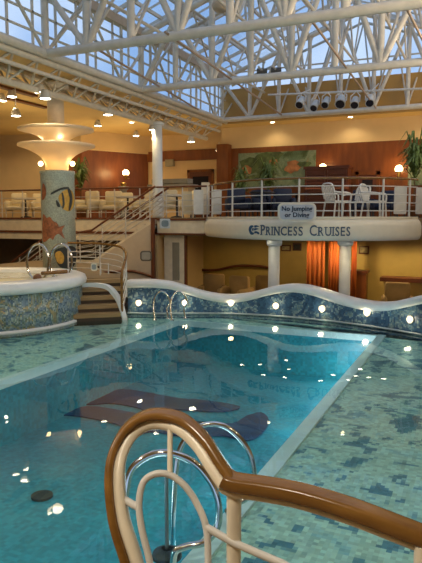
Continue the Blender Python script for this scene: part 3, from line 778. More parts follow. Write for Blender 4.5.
# soffit downlights, positions follow their mirror images in the pool
spots = [(238, 369), (260, 365), (260, 376), (280, 381), (289, 370), (286, 360), (317, 384.5), (333, 375), (344, 385), (356, 376), (369, 377), (380, 385), (360, 368)]
proto = None
for x, y in spots:
    q = onz(x, y, -1.77); fy = min(FP, key=lambda f: abs(f.x-q.x)).y; q.y = max(q.y, fy+.22)
    if proto is None:
        t = thing('soffit_downlight', 'small round lit downlight in the soffit under the curved balcony front', 'light', (0, 0, 0), 'downlights in the balcony soffit')
        MB().lathe([(.06, -.003), (.085, -.003), (.085, .003), (.06, .003)], (0, 0, 0), 16).build('trim_ring', WHITE, t)
        MB().disc((0, 0, -.004), .06, .006, 14).build('lamp', LITW, t)
        proto = t; t.location = (q.x, q.y, 1.77)
    else: copy_tree(proto, (q.x, q.y, 1.77))
for X, Y in ((-5.2, 15.4), (-3.4, 14.9), (-2.4, 15.6)):
    light('SPOT', 'soffit_lamp', (X, Y+.5, 1.74), 8, (1, .74, .4), .06, spot=2.6)
for X, Y, e in ((-3.9, 18.6, 40), (-1.8, 18.4, 42), (-5.2, 18.6, 14), (-7.5, 18.5, 6), (1.5, 18.4, 30)):
    light('SPOT', 'lower_deck_lamp', (X, Y, 1.72), e*1.6, (1, .72, .34), .08, spot=2.95, blend=.3)

# ================================================================== UPPER BALCONY DETAILS
BY = 23.3
m0 = onY(232, 152, BY); m1 = onY(318, 183, BY)
mu = thing('wall_mural', 'long green landscape mural with a tree and orange flowers on the cherry wall', 'mural', ((m0.x+m1.x)/2, BY, m1.z))
MB().box((m0.x+.3, BY-.04, 3.55), (m1.x-.1, BY, 4.93)).build('painted_panel', MURAL, mu)
def mural_blob(px, py, w, h, m, dr=.05, n=12, seed=1):
    random.seed(seed); c = onY(px, py, BY-dr); P = []
    for k in range(n):
        a = 2*PI*k/n; r = random.uniform(.65, 1.1); P.append(Vector((c.x+w/2*r*cos(a), BY-dr, c.z+h/2*r*sin(a))))
    MB().loft([P, [p+Vector((0, .012, 0)) for p in P]], smooth=False).build('painted_shape', m, mu)
MG = mat('mural_green', (.07, .10, .03), .6, var=.5, scale=6); MO = mat('mural_orange', (.34, .14, .05), .6, var=.4, scale=6)
for k, (a, c2, w, h, mm) in enumerate(((252, 165, 1.2, .75, MG), (270, 157, 1.3, .5, MG), (262, 172, .5, .8, MG), (246, 170, .6, .4, MO), (274, 162, .4, .3, MO), (293, 167, .75, .5, MO), (304, 164, .6, .25, MG), (258, 178, 1.6, .3, MG))):
    mural_blob(a, c2, w, h, mm, .045+.004*k, 14, k)
# mural right
mu = thing('wall_mural', 'green leafy mural panel on the cherry wall at the right edge of the picture', 'mural', (-2.0, BY, 3.5))
q0 = onY(409, 150, BY)
MB().box((q0.x, BY-.04, 3.5), (q0.x+2.5, BY, 4.95)).build('painted_panel', MURAL, mu)
# cabinet (dark louvred) and doorway
c0 = onY(305, 168, 22.6); c1 = onY(348, 168, 22.6)
t = thing('louvred_cabinet', 'tall dark red louvred cabinet standing on the balcony against the cherry wall', 'cabinet', (c0.x, 22.6, FZ))
MB().box((c0.x, 22.6, FZ), (c1.x, 23.25, 4.15)).build('carcass', DARKWOOD, t)
MB().box((c0.x-.05, 22.55, 4.15), (c1.x+.05, 23.28, 4.25)).build('cornice', DARKWOOD, t)
hw = (c1.x-c0.x)/2
for k in range(2):
    b = MB(); xa = c0.x+.05+hw*k; xb = xa+hw-.1
    for j in range(14): b.bar((xa, 22.57, FZ+.2+j*.11), (xb, 22.57, FZ+.2+j*.11), .03, .06)
    for xx in (xa, xb): b.box((xx-.02, 22.55, FZ+.12), (xx+.02, 22.6, 4.1))
    b.build('louvre_door', DARKWOOD, t)
def doorway(px0, px1, py, Y, lab):
    a = onY(px0, py, Y); c2 = onY(px1, py, Y); t = thing('door_2' if px0 > 300 else 'door_3', lab, 'door', (a.x, Y, FZ)); t['kind'] = 'structure'; del t['category']
    MB().box((a.x, Y-.08, FZ), (a.x+.12, Y+.02, a.z)).build('door_frame', PANEL, t); MB().box((c2.x-.12, Y-.08, FZ), (c2.x, Y+.02, a.z)).build('door_frame', PANEL, t)
    MB().box((a.x, Y-.08, a.z-.12), (c2.x, Y+.02, a.z)).build('door_head', PANEL, t)
    MB().box((a.x+.12, Y-.03, FZ), (c2.x-.12, Y+.0, a.z-.12)).build('door_leaf', DARKWOOD, t)
    MB().box((a.x+.25, Y-.04, FZ+1.0), (c2.x-.25, Y-.02, a.z-.3)).build('door_pane', LENS, t)
doorway(356, 380, 172, BY, 'dark door with wood frame behind the balcony')
doorway(188, 214, 170, 24.4, 'dark door with cherry frame at the back left of the balcony')
# sconces
def sconce(px, py, Y, lab, pw):
    c = onY(px, py, Y); t = thing('wall_sconce', lab, 'lamp', tuple(c))
    b = MB(); b.ball((c.x, c.y-.02, c.z), .14, 12); b.build('globe', GLOW, t)
    MB().lathe([(1e-4, -.3), (.05, -.28), (.07, -.14), (.11, -.10), (.11, -.06), (1e-4, -.06)], (c.x, c.y-.02, c.z), 12).build('bracket', mat('brass', (.4, .26, .08), .3, .8), t)
    MB().bar((c.x, c.y, c.z-.22), (c.x, c.y+.25, c.z-.22), .04).build('arm', MATS['brass'], t)
    light('POINT', 'sconce_lamp', (c.x, c.y-.28, c.z+.05), pw, (1, .62, .25), .1)
sconce(399, 169, 23.0, 'glowing round wall sconce on the cherry wall at the right', 12)
sconce(323, 167.5, 22.9, 'glowing wall sconce just above the louvred cabinet', 5)
sconce(126, 173, 22.6, 'bright glowing wall sconce on the cherry wall left of the white column', 16)
c = onY(126, 190, 22.6)
t = thing('pedestal', 'slim grey pedestal under the bright sconce left of the white column', 'pedestal', (c.x, 22.4, FZ))
MB().lathe([(1e-4, 0), (.25, 0), (.2, .08), (.14, .15), (.14, 1.15), (.24, 1.25), (.24, 1.32), (1e-4, 1.32)], (c.x, 22.4, FZ), 16).build('pedestal_body', mat('grey_stone', (.25, .27, .26), .5), t)
MB().lathe([(1e-4, 1.32), (.10, 1.32), (.14, 1.45), (.1, 1.5), (1e-4, 1.5)], (c.x, 22.4, FZ), 16).build('bowl', MATS['brass'], t)
# notice board at back left: wide pale wall fixture
c = onY(170, 163, 24.3)
t = thing('air_vent', 'small grey box high on the pale wall beside the white column', 'box', tuple(c))
MB().box((c.x-.2, 24.2, c.z-.15), (c.x+.2, 24.4, c.z+.15)).build('vent_case', mat('vent_grey', (.3, .28, .2), .5), t)
c = onY(171, 178, 22)
t = thing('service_bar', 'grey topped service bar at the back of the balcony beside the white column', 'counter', (c.x, 22, FZ))
MB().box((c.x-.9, 21.9, FZ), (c.x+.8, 22.6, 3.55)).build('bar_front', CREAM, t)
MB().box((c.x-1.0, 21.8, 3.55), (c.x+.9, 22.7, 3.68)).build('bar_top', mat('grey_stone2', (.22, .22, .2), .4), t)
MB().box((c.x-.9, 22.0, 3.72), (c.x+.75, 22.5, 3.90)).build('bar_shelf', MATS['grey_stone2'], t)
# plants
def plant(px, py, Y, h, r, lab, n=46, seed=1, pot=True):
    random.seed(seed); c = onY(px, py, Y); base = Vector((c.x, Y, FZ)); t = thing('potted_plant', lab, 'plant', tuple(base))
    if pot: MB().lathe([(1e-4, 0), (.17, 0), (.22, .35), (.24, .36), (.24, .4), (.2, .4), (1e-4, .36)], tuple(base), 16).build('pot', mat('terracotta', (.25, .10, .04), .6), t)
    MB().tube([base+u*.3, base+u*(h*.6)], [.03, .015], 6).build('stem', mat('bark', (.12, .07, .03), .7), t)
    b = MB()
    for k in range(n):
        a = random.uniform(0, 2*PI); st_ = base+u*(h*random.uniform(.45, .75)); l = r*random.uniform(.6, 1.1); rise_ = random.uniform(.1, .9)*h*.45
        dirv = Vector((cos(a), sin(a), 0)); side = Vector((-sin(a), cos(a), 0))*.045
        mid = st_+dirv*l*.5+u*rise_; tip = st_+dirv*l+u*rise_*.5
        b._add([st_, mid-side, tip, mid+side, mid+u*.012], [[0, 1, 4], [1, 2, 4], [2, 3, 4], [3, 0, 4], [0, 3, 2, 1]])
    b.build('foliage', LEAF, t)
plant(414, 200, 20.6, 2.5, .7, 'tall leafy potted plant on the balcony at the right edge of the picture', 90, 3)
plant(81, 200, 19.6, 2.1, .5, 'tall leafy potted plant on the balcony just right of the mosaic column', 60, 5)
plant(268, 200, 21.8, 2.0, .65, 'bushy potted plant on the balcony in front of the green mural', 110, 8)
plant(241, 200, 21.8, 1.75, .5, 'smaller potted plant at the left end of the green mural', 80, 9)

# upright white panels
def panel(px, D, lab, w=.27, m=PLASTIC, h=.74, group=None):
    c = onD(px, 217, D); t = thing('upright_panel', lab, 'panel', (c.x, c.y, FZ), group)
    b = MB(); o = Vector((c.x, c.y, 0))
    facing_plate(o+u*(FZ+.10+h/2), w, h, .05, 3, .03).build('board', m, t)
    for sx in (-1, 1):
        q = o+rr*(sx*w*.38); MB().bar(q-ff*.16+u*(FZ+.03), q+ff*.2+u*(FZ+.03), .04, .06).build('foot', DARK, t)
        MB().bar(q+u*(FZ+.03)+ff*.025, q+u*(FZ+.12)+ff*.025, .03).build('leg', DARK, t)
panel(198.5, 18.3, 'white upright board behind the railing, left of the pair near the balcony corner', .30)
panel(216.5, 18.1, 'white upright board behind the railing, right of the pair near the balcony corner', .31)
panel(187, 19.4, 'cream upright board beside the pair of white boards', .34, FABRIC)
panel(205.5, 18.9, 'taller cream upright board standing between the pair of white boards', .26, CREAMPAINT, 1.0)
panel(400, 16.6, 'white upright board on the balcony right of the white plastic chairs', .34)
panel(421, 16.8, 'white upright board cut by the right edge of the picture', .3)

# white plastic chairs
def plastic_chair(loc, rz, lab):
    t = thing('plastic_chair', lab, 'chair', (0, 0, 0))
    MB().loft([[Vector((x*k, y*k, z)) for x, y in ((-.24, -.24), (.24, -.24), (.22, .22), (-.22, .22))] for z, k in ((.41, .96), (.42, 1), (.445, 1), (.45, .95))], smooth=False).build('seat', PLASTIC, t)
    bk = MB()
    for k in range(7):
        x = -.2+.4*k/6; bk.bar((x, .22, .43), (x*1.1, .32, .82), .035, .02)
    P = catmull([(-.24, .24, .5), (-.25, .31, .78), (-.15, .33, .88), (.15, .33, .88), (.25, .31, .78), (.24, .24, .5)], 4)
    bk.tube(P, .025, 6); bk.build('backrest', PLASTIC, t)
    for sx in (-1, 1):
        MB().tube(catmull([(sx*.27, -.22, .42), (sx*.28, -.22, .60), (sx*.28, -.1, .65), (sx*.28, .2, .66), (sx*.25, .28, .68)], 4), .024, 6).build('armrest', PLASTIC, t)
        for sy, o2 in ((-.22, -.02), (.22, .06)): MB().tube([(sx*.23, sy, .43), (sx*.26, sy+o2, 0)], .025, 6).build('leg', PLASTIC, t)
    t.location = loc; t.rotation_euler = (0, 0, rz); t['_org'] = tuple(loc)
    return t
q = onD(337, 217, 15.9); pc = plastic_chair((q.x, q.y, FZ), 2.4, 'white slatted plastic armchair behind the railing, left of the pair')
q = onD(355, 217, 16.9); copy_tree(pc, (q.x, q.y, FZ), -.6, 'white slatted plastic armchair beside and behind the first one')
q = onD(374, 217, 16.0); copy_tree(pc, (q.x, q.y, FZ), 1.4, 'white plastic armchair on the balcony left of the white upright board')
# dark chairs and tables behind the rail
q = onD(238, 217, 17.8); dc_ = armchair('navy_chair', 'dark navy armchair on the balcony left of the green mural plants', NAVY, DARK, None, (q.x, q.y, FZ), .6, .9)
for px, D, rz, lab in ((252, 18.4, -.5, 'dark navy armchair on the balcony, second behind the curved railing'), (283, 17.6, .4, 'dark navy armchair on the balcony just left of the warning sign'), (270, 18.8, 2.6, 'dark navy armchair on the balcony in front of the potted plant'),
                        (362, 18.6, .3, 'dark navy armchair behind the white plastic chairs'), (385, 19, -.3, 'dark navy armchair on the balcony below the dark door')):
    q = onD(px, 217, D); copy_tree(dc_, (q.x, q.y, FZ), rz, lab)
def table(loc, lab, topm, r=.38):
    t = thing('round_table', lab, 'table', loc)
    MB().lathe([(1e-4, .70), (r, .70), (r, .74), (1e-4, .74)], loc, 24).build('table_top', topm, t)
    MB().lathe([(1e-4, 0), (.22, 0), (.2, .03), (.035, .06), (.035, .70), (1e-4, .70)], loc, 16).build('pedestal', DARK, t)
    return t
for px, D, lab in ((262, 17.4, 'round dark cafe table on the balcony between the navy armchairs'), (296, 18.4, 'round dark cafe table on the balcony behind the warning sign')):
    q = onD(px, 217, D); table((q.x, q.y, FZ), lab, DARK)
# left balcony: cream loungers/armchairs and tables
q = onD(17, 217, 24.5); la = armchair('lounge_chair', 'cream lounge chair on the left balcony at the picture edge', FABRIC, WHITE, None, (q.x, q.y, FZ), .3, 1.05)
for px, D, rz, lab in ((-12, 24.5, -.3, 'cream lounge chair cut by the left edge of the picture'), (42, 25, .8, 'cream lounge chair on the left balcony beside the mosaic column'), (87, 22.6, -.2, 'cream lounge chair right of the mosaic column, first of the row'),
                        (112, 22.6, .3, 'cream lounge chair right of the mosaic column, second of the row'), (125, 24.0, .5, 'cream lounge chair in front of the grey pedestal'), (143, 22.8, -.6, 'cream lounge chair on the balcony between pedestal and white column'),
                        (168, 21.5, .4, 'cream lounge chair just right of the tall white column'), (191, 22.4, -.5, 'cream lounge chair between the white column and the upright boards')):
    q = onD(px, 217, D); copy_tree(la, (q.x, q.y, FZ), rz, lab)
for px, D, lab in ((26, 23.8, 'round white table between the cream lounge chairs at the left'), (128, 21.8, 'round white table in front of the cream lounge chairs by the pedestal'), (177, 20.3, 'round white table near the tall white column')):
    q = onD(px, 217, D); table((q.x, q.y, FZ), lab, WHITE, .42)

# ================================================================== ROOF STRUCTURE
KX = -9.2; ZB = 6.05; RXR = 1.0; ZE = 7.65; RC = -4.1; ZR = 9.5
def roofz(X): return ZE+(ZR-ZE)*(1-abs(X-RC)/(RC-KX))
def xtruss(Y, rc, rw, lab, n=10, ph=0):
    t = thing('roof_truss', lab, 'truss', (RC, Y, ZB))
    MB().tube([(KX-.1, Y, ZB), (RXR+.1, Y, ZB)], rc, 10).build('bottom_chord', TRUSS, t)
    MB().tube([(KX, Y, ZE-.08), (RC, Y, ZR-.18), (RXR, Y, ZE-.08)], rc*.9, 10).build('top_chord', TRUSS, t)
    for k in range(n+1):
        X = KX+(RXR-KX)*k/n; zt = roofz(X)-.15
        MB().tube([(X, Y, ZB), (X, Y, zt)], rw*1.15, 8).build('post', TRUSS, t)
        if k < n:
            X2 = KX+(RXR-KX)*(k+1)/n
            if (k+ph) % 2: MB().tube([(X, Y, ZB), (X2, Y, roofz(X2)-.15)], rw, 8).build('brace', TRUSS, t)
            else: MB().tube([(X, Y, zt), (X2, Y, ZB)], rw, 8).build('brace', TRUSS, t)
            Xm = (X+X2)/2; zm = roofz(Xm)-.2
            MB().tube([(X, Y, ZB), (Xm, Y+1.0, zm)], rw*.5, 6).build('slanted_brace', TRUSS, t)
            MB().tube([(X2, Y, ZB), (Xm, Y+1.0, zm)], rw*.5, 6).build('slanted_brace', TRUSS, t)
    MB().tube([(KX, Y+1.0, ZE-.12), (RC, Y+1.0, ZR-.2), (RXR, Y+1.0, ZE-.12)], rc*.6, 8).build('top_chord', TRUSS, t)
    return t
xtruss(11.4, .10, .075, 'white tubular cross truss of the glass roof, the nearest one', 9, 0)
xtruss(15.65, .10, .075, 'white tubular cross truss of the glass roof, the middle one', 9, 1)
xtruss(21.7, .09, .065, 'white tubular cross truss of the glass roof, the farthest one above the balcony', 9, 0)
xtruss(7.2, .10, .075, 'white tubular cross truss of the glass roof above the near pool end', 9, 1)
# inclined second layer of webs between bottom chords and the purlins
def ltruss(X, lab, z0, r=.03, y0=5.5, y1=22, n=16):
    t = thing('purlin_truss', lab, 'truss', (X, y0, z0)); zt = roofz(X)-.12
    MB().tube([(X, y0, z0), (X, y1, z0)], r*1.4, 8).build('bottom_chord', TRUSS, t); MB().tube([(X, y0, zt), (X, y1, zt)], r*1.4, 8).build('top_chord', TRUSS, t)
    for k in range(n):
        ya = y0+(y1-y0)*k/n; yb = y0+(y1-y0)*(k+1)/n
        MB().tube([(X, ya, z0 if k % 2 else zt), (X, yb, zt if k % 2 else z0)], r, 6).build('brace', TRUSS, t)
ltruss(-7.6, 'light lengthwise truss under the glass roof, nearest the left edge beam', 7.0)
ltruss(-5.8, 'light lengthwise truss under the glass roof, second from the left edge beam', 7.4)
ltruss(-4.1, 'light lengthwise truss under the roof ridge', 7.6)
ltruss(-2.4, 'light lengthwise truss under the glass roof, first right of the ridge', 7.4)
ltruss(-.7, 'light lengthwise truss under the glass roof, farthest right', 7.0)
# left edge beam + clerestory frame
t = thing('edge_beam', 'white lengthwise edge beam and lattice along the left side of the roof opening', 'beam', (KX, 5, ZB))
MB().tube([(KX, 3, ZB), (KX, 22.2, ZB)], .10, 10).build('bottom_chord', TRUSS, t)
MB().box((KX-.12, 3, ZE-.1), (KX+.08, 22.2, ZE+.12)).build('eaves_beam', mat('eaves_tan', (.42, .33, .24), .5), t)
for k in range(12):
    ya = 3.4+k*1.6; MB().tube([(KX, ya, ZB), (KX, ya, ZE)], .045, 8).build('post', TRUSS, t)
    MB().tube([(KX, ya, ZB if k % 2 else ZE), (KX, ya+1.6, ZE if k % 2 else ZB)], .04, 8).build('brace', TRUSS, t)
# triangular box truss with the downlights
bt = thing('box_truss', 'long white triangular lattice truss under the left ceiling carrying the downlights', 'truss', (-9.9, 5, 5.3))
XA, XB, XC, ZT, ZL = -9.35, -10.6, -9.95, 5.93, 5.42
for (x, z, r) in ((XA, ZT, .085), (XB, ZT, .08), (XC, ZL, .085), (XA-.05, 5.66, .05)): MB().tube([(x, 4, z), (x, 21.9, z)], r, 8).build('chord', TRUSS, bt)
nn_ = 22
for k in range(nn_):
    ya = 4+17.9*k/nn_; yb = 4+17.9*(k+1)/nn_; ym = (ya+yb)/2
    for x in (XA, XB):
        MB().tube([(x, ya, ZT), (XC, ym, ZL)], .032, 6).build('web', TRUSS, bt); MB().tube([(XC, ym, ZL), (x, yb, ZT)], .032, 6).build('web', TRUSS, bt)
# horizontal wind bracing rods
for k, ((a, c2), (d, e)) in enumerate((((165, 32), (290, 121)), ((309, 17), (378, 111)), ((92, 46), (222, 124)), ((405, 5), (455, 104)))):
    p = onz(a, c2, ZB+.02); q = onz(d, e, ZB+.02)
    labs = ['thin brown bracing rod crossing from the nearest to the farthest truss, middle one', 'thin brown bracing rod crossing from the nearest truss above the spotlights', 'thin brown bracing rod running to the left end of the farthest truss', 'thin brown bracing rod at the right edge of the roof']
    tag(MB().tube([p, q], .028, 6).build('bracing_rod', mat('rod_brown', (.32, .22, .15), .5)), labs[k], 'rod')

# glass roof
gb = MB(); gp = MB()
gy = [3+1.6*k for k in range(13)]
for s_ in (-1, 1):
    xe = KX if s_ < 0 else RXR
    for y in gy: gb.bar((xe, y, ZE+.12), (RC, y, ZR+.12), .07, .10)
    for y in gy[:-1]: gb.bar((xe, y+.8, ZE+.14), (RC, y+.8, ZR+.14), .035, .05)
    for k in range(9):
        t_ = k/8; X = xe+(RC-xe)*t_; Z = ZE+(ZR-ZE)*t_+.12
        gb.bar((X, 3, Z), (X, 22.2, Z), .07, .09)
    gp._add([(xe, 3, ZE+.17), (xe, 22.2, ZE+.17), (RC, 22.2, ZR+.17), (RC, 3, ZR+.17), (xe, 3, ZE+.19), (xe, 22.2, ZE+.19), (RC, 22.2, ZR+.19), (RC, 3, ZR+.19)],
            [[0, 1, 2, 3], [7, 6, 5, 4], [0, 4, 5, 1], [1, 5, 6, 2], [2, 6, 7, 3], [3, 7, 4, 0]])
wb = struct('window_1', gb, TRUSS, 'pitched glass roof glazing bars'); wb['_org'] = (0, 0, 0)
gp.build('glass', GLASS, wb)
g2 = MB()
for k in range(8):
    X = KX+(RXR-KX)*k/7; g2.bar((X, 22.25, 7.2), (X, 22.25, roofz(X)+.1), .06, .06)
g2.bar((KX, 22.25, 7.9), (RXR, 22.25, 7.9), .05, .05)
w2 = struct('window_2', g2, TRUSS, 'glazed gable at the far end of the roof'); w2['_org'] = (0, 0, 0)
g3 = MB(); P = [(KX, 7.25), (RXR, 7.25), (RXR, ZE+.1), (RC, ZR+.1), (KX, ZE+.1)]
g3._add([(x, 22.27, z) for x, z in P]+[(x, 22.29, z) for x, z in P], [[0, 1, 2, 3, 4], [9, 8, 7, 6, 5]]+[[i, (i+1) % 5, 5+(i+1) % 5, 5+i] for i in range(5)])
g3.build('glass', GLASS, w2)
g4 = MB()
for k in range(25): g4.bar((KX-.02, 3+.8*k, ZB), (KX-.02, 3+.8*k, ZE), .045, .05)
for z in (6.45, 6.85, 7.25): g4.bar((KX-.02, 3, z), (KX-.02, 22.2, z), .045, .045)
w3 = struct('window_3', g4, TRUSS, 'clerestory glazing above the left edge beam'); w3['_org'] = (0, 0, 0)
MB().box((KX-.07, 3, ZB), (KX-.05, 22.2, ZE)).build('glass', GLASS, w3)
# near end of the roof closed off the same way
b = MB(); b.box((-9.35, -3, 7.6), (1.2, 3.0, 7.8)); b.box((-9.35, 2.9, 6.0), (1.2, 3.05, 7.7))
struct('ceiling_near', b, CEIL, 'ceiling over the entry deck')

# downlights hanging from the truss
def downlight(p, lab, pw, zc):
    t = thing('hanging_downlight', lab, 'light', tuple(p))
    MB().lathe([(1e-4, .22), (.06, .22), (.09, .18), (.15, .02), (.16, 0), (.13, 0), (.05, .12), (1e-4, .12)], tuple(p), 18).build('reflector', WHITE, t)
    MB().disc((p[0], p[1], p[2]+.0), .12, .02, 16).build('lamp', LITW, t)
    if zc > p[2]+.3: MB().tube([(p[0], p[1], p[2]+.2), (p[0], p[1], zc)], .015, 6).build('stem', WHITE, t)
    if pw: light('SPOT', 'downlight_lamp', (p[0], p[1], p[2]-.03), pw, (1, .78, .45), .12, spot=2.4)
def onX(x, y, X):
    r = ray(x, y); t = X/r[0]; return Vector((X, r[1]*t, H+r[2]*t))
for px, py, X, lab in ((40, 93, -9.95, 'lit downlight on the box truss nearest the lamp column'), (108, 115, -9.95, 'lit downlight on the box truss, second beyond the lamp column'), (153, 130, -9.95, 'lit downlight on the box truss at the white column'),
                       (191, 142, -9.95, 'lit downlight on the box truss, second from its far end'), (219, 151, -9.95, 'lit downlight at the far end of the box truss')):
    p = onX(px, py, X); downlight(p, lab, 45, ZL)
p = onX(75, 100, -9.95); 
for px, py, z, lab in ((98, 126, 5.75, 'lit downlight near the ceiling left of the white column, farther row'), (136, 136, 5.75, 'lit downlight near the ceiling just left of the white column'), (12, 97, 5.75, 'lit downlight near the ceiling at the left edge, right one of two'), (2, 101, 5.75, 'lit downlight near the ceiling at the left edge, left one of two')):
    p = onz(px, py, z); downlight(p, lab, 45, 6.0)
for px, py, lab in ((28, 468, 'lit downlight on the ceiling above the hot tub, mirrored in the pool'), (57, 508, 'lit downlight on the box truss in front of the hot tub, mirrored in the pool')):
    p = onz(px, py, -5.2); p.z = 5.2; downlight(p, lab, 60, 5.42 if px == 57 else 6.0)
# small dark gutters/vents on the left ceiling
for k, (px, py) in enumerate(((28, 103), (14, 90), (26, 86))):
    p = onz(px, py, 5.97); b = MB(); b.box((p.x-.1, p.y-.9, 5.93), (p.x+.1, p.y+.9, 5.99))
    tag(b.build('ceiling_vent', BROWN), ['narrow dark vent in the left ceiling nearest the lamp column', 'narrow dark vent in the left ceiling, upper left one', 'narrow dark vent in the left ceiling close to the box truss'][k], 'vent')

# spotlights on their pipe
sp = thing('spotlight_pipe', 'white pipe below the farthest truss that carries the spotlights', 'pipe', (-6.9, 20.6, 6.4))
pa = onY(268, 95, 20.4); pb = onY(440, 88, 20.4)
MB().tube([pa, pb], .035, 8).build('pipe', WHITE, sp)
for px in (300, 372): 
    q = onY(px, 92, 20.4); q2 = Vector((q.x, 21.65, 6.05+.3)); q.z = pa.z+(pb.z-pa.z)*((q.x-pa.x)/(pb.x-pa.x)); MB().tube([q, (q.x, 21.7, 6.9)], .02, 6).build('hanger', WHITE, sp)
slabs = ['leftmost spotlight of the row under the roof', 'second spotlight from the left in the row under the roof', 'third spotlight from the left in the row under the roof', 'fourth and largest spotlight from the left in the row', 'second spotlight from the right in the row under the roof', 'rightmost spotlight of the row under the roof']
for (px, py, sz), lab in zip(((301, 105, 1), (315, 108, .9), (326, 105, .9), (341, 104, 1.2), (355, 105, 1), (370, 103, 1)), slabs):
    c = onY(px, py-3, 20.2); zp = pa.z+(pb.z-pa.z)*((c.x-pa.x)/(pb.x-pa.x))
    t = thing('spotlight', 'grey white can, '+lab, 'spotlight', tuple(c))
    d = Vector((.1*(px-335)/35, -.75, -.65)).normalized(); r0 = .13*sz
    MB().tube([c-d*.22, c-d*.2, c-d*.05, c-d*.04, c+d*.16, c+d*.2], [r0*.5, r0*.8, r0*.85, r0, r0, r0*1.15], 14, smooth=False).build('can', mat('can_grey', (.50, .50, .48), .4), t)
    MB().tube([c+d*.19, c+d*.206], [r0*.95, r0*.95], 14).build('lens', LENS, t)
    MB().tube([c+Vector((-r0-.02, 0, 0)), c+Vector((-r0-.02, .05, .2)), Vector((c.x, 20.4, zp)), c+Vector((r0+.02, .05, .2)), c+Vector((r0+.02, 0, 0))], .018, 6).build('yoke', WHITE, t)
# other small fittings on the middle truss and the round fitting
for px, py, lab in ((333, 71, 'small dark lamp on the middle truss above the spotlights, left one'), (350, 71, 'small dark lamp on the middle truss above the spotlights, right one'), (262, 72, 'small dark lamp on the middle truss left of centre, left one'), (276, 71, 'small dark lamp on the middle truss left of centre, right one')):
    c = onY(px, py-1, 16.0); t = thing('truss_lamp', lab, 'lamp', tuple(c))
    MB().tube([c+rr*-.14, c+rr*.14], .07, 10).build('lamp_body', mat('lamp_grey', (.12, .12, .12), .5), t)
    MB().tube([c, (c.x, 15.7, c.z+.05)], .03, 6).build('bracket', WHITE, t)
c = onY(221, 5, 14.5)
t = thing('dome_speaker', 'beige round dome speaker hanging high under the glass roof', 'speaker', tuple(c))
b = MB(); b.ball(tuple(c), .24, 14, .8); b.build('dome', mat('beige_dome', (.50, .38, .26), .5), t)
MB().tube([c+u*.15, c+u*1.2], .025, 6).build('stem', WHITE, t)

# ================================================================== POOL FITTINGS
# far grab rails at the pool edge by the wavy wall
def far_rail(x0, lab, D):
    P = [onD(x0-5, 320, D-.1), onD(x0-6.5, 308, D-.05), onD(x0-5, 298, D), onD(x0+1, 291.5, D), onD(x0+7, 295, D), onD(x0+10, 303, D), onD(x0+7, 309, D), onD(x0+8, 318, D)]
    t = thing('grab_rail', lab, 'grab rail', tuple(P[0])); MB().tube(catmull(P, 5), .022, 8).build('rail_tube', CHROME, t)
    for q in (P[0], P[-1]): MB().lathe([(1e-4, -.02), (.05, -.02), (.05, .01), (1e-4, .01)], tuple(q), 12).build('foot_plate', CHROME, t)
far_rail(160, 'chrome swan neck grab rail at the far end of the pool, left of the pair', 13.6)
far_rail(177, 'chrome swan neck grab rail at the far end of the pool, right of the pair', 13.6)

# near grab rails of the pool ladder
def near_rail(pts, lab, r=.021, foot=None):
    P = catmull(pts, 7); t = thing('grab_rail', lab, 'grab rail', tuple(pts[-1]))
    MB().tube(P, r, 12).build('rail_tube', CHROME, t)
    if foot is not None: MB().lathe([(1e-4, -.0), (.055, 0), (.055, .015), (.03, .03), (1e-4, .03)], tuple(foot), 16).build('foot_plate', CHROME, t)
    return t
D1 = 4.05
pts = [onD(133, 600, D1-.05), onD(127, 530, D1), onD(126, 492, D1), onD(134, 466, D1), onD(160, 452.5, D1), onD(190, 460, D1), onD(210, 481, D1), onD(218.5, 505, D1), onD(217, 528, D1), onD(205, 542, D1), onD(188, 546, D1), onD(176, 551, D1), onD(173, 562, D1+.05)]
ft = onz(172, 570, SH+.03); pts.append(Vector((ft.x, ft.y, SH+.03)))
near_rail(pts, 'chrome pool ladder grab rail behind the curled end of the wooden handrail', .024, ft)
D2 = 4.75
pts = [onD(172, 560, D2), onD(176, 470, D2), onD(186, 438, D2), onD(205, 425, D2), onD(226, 427, D2), onD(245, 445, D2), onD(253, 466, D2), onD(253, 490, D2), onD(244, 500, D2), onD(232, 505, D2)]
ft = onz(231, 512, SH+.03); pts.append(ft)
near_rail(pts, 'chrome pool ladder grab rail, the farther one over the white pool edge', .023, ft)
# steel pole at the pool edge
bs = onz(167, 556, SH+.03); tp = onD(169, 466, 4.3)
t = thing('pool_pole', 'thin grey steel pole on a black foot at the near pool edge', 'pole', tuple(bs))
MB().tube([bs, Vector((bs.x, bs.y, tp.z))], .015, 10).build('pole_tube', mat('steel_blue', (.20, .27, .30), .25, .6), t)
MB().lathe([(1e-4, 0), (.11, 0), (.10, .03), (.04, .06), (1e-4, .06)], tuple(bs), 20).build('black_foot', DARK, t)

# ================================================================== FOREGROUND HANDRAIL
hr = thing('foreground_handrail', 'varnished wooden handrail with curled end on cream posts and white tubes, in the foreground', 'railing', (-.72, 1.6, .75))
def HP(x, y, D): return onD(x, y, D)
loop = [HP(160, 660, 1.72), HP(141, 610, 1.74), HP(130, 563, 1.76), HP(117, 520, 1.79), HP(112.5, 480, 1.83), HP(116, 452, 1.87), HP(128, 430, 1.90), HP(146, 418, 1.90), HP(166, 417, 1.88), HP(185, 424, 1.84), HP(203, 441, 1.80), HP(217, 462, 1.76), HP(230, 481, 1.73)]
LP = catmull(loop, 6)
fN = Vector((ff.x, ff.y, 0))
def rprof(a, b_, n=12, e=.55):
    out = []
    for k in range(n):
        t_ = 2*PI*k/n; c_, s_ = cos(t_), sin(t_)
        out.append((a*(abs(c_)**e)*(1 if c_ >= 0 else -1), b_*(abs(s_)**e)*(1 if s_ >= 0 else -1)))
    return out
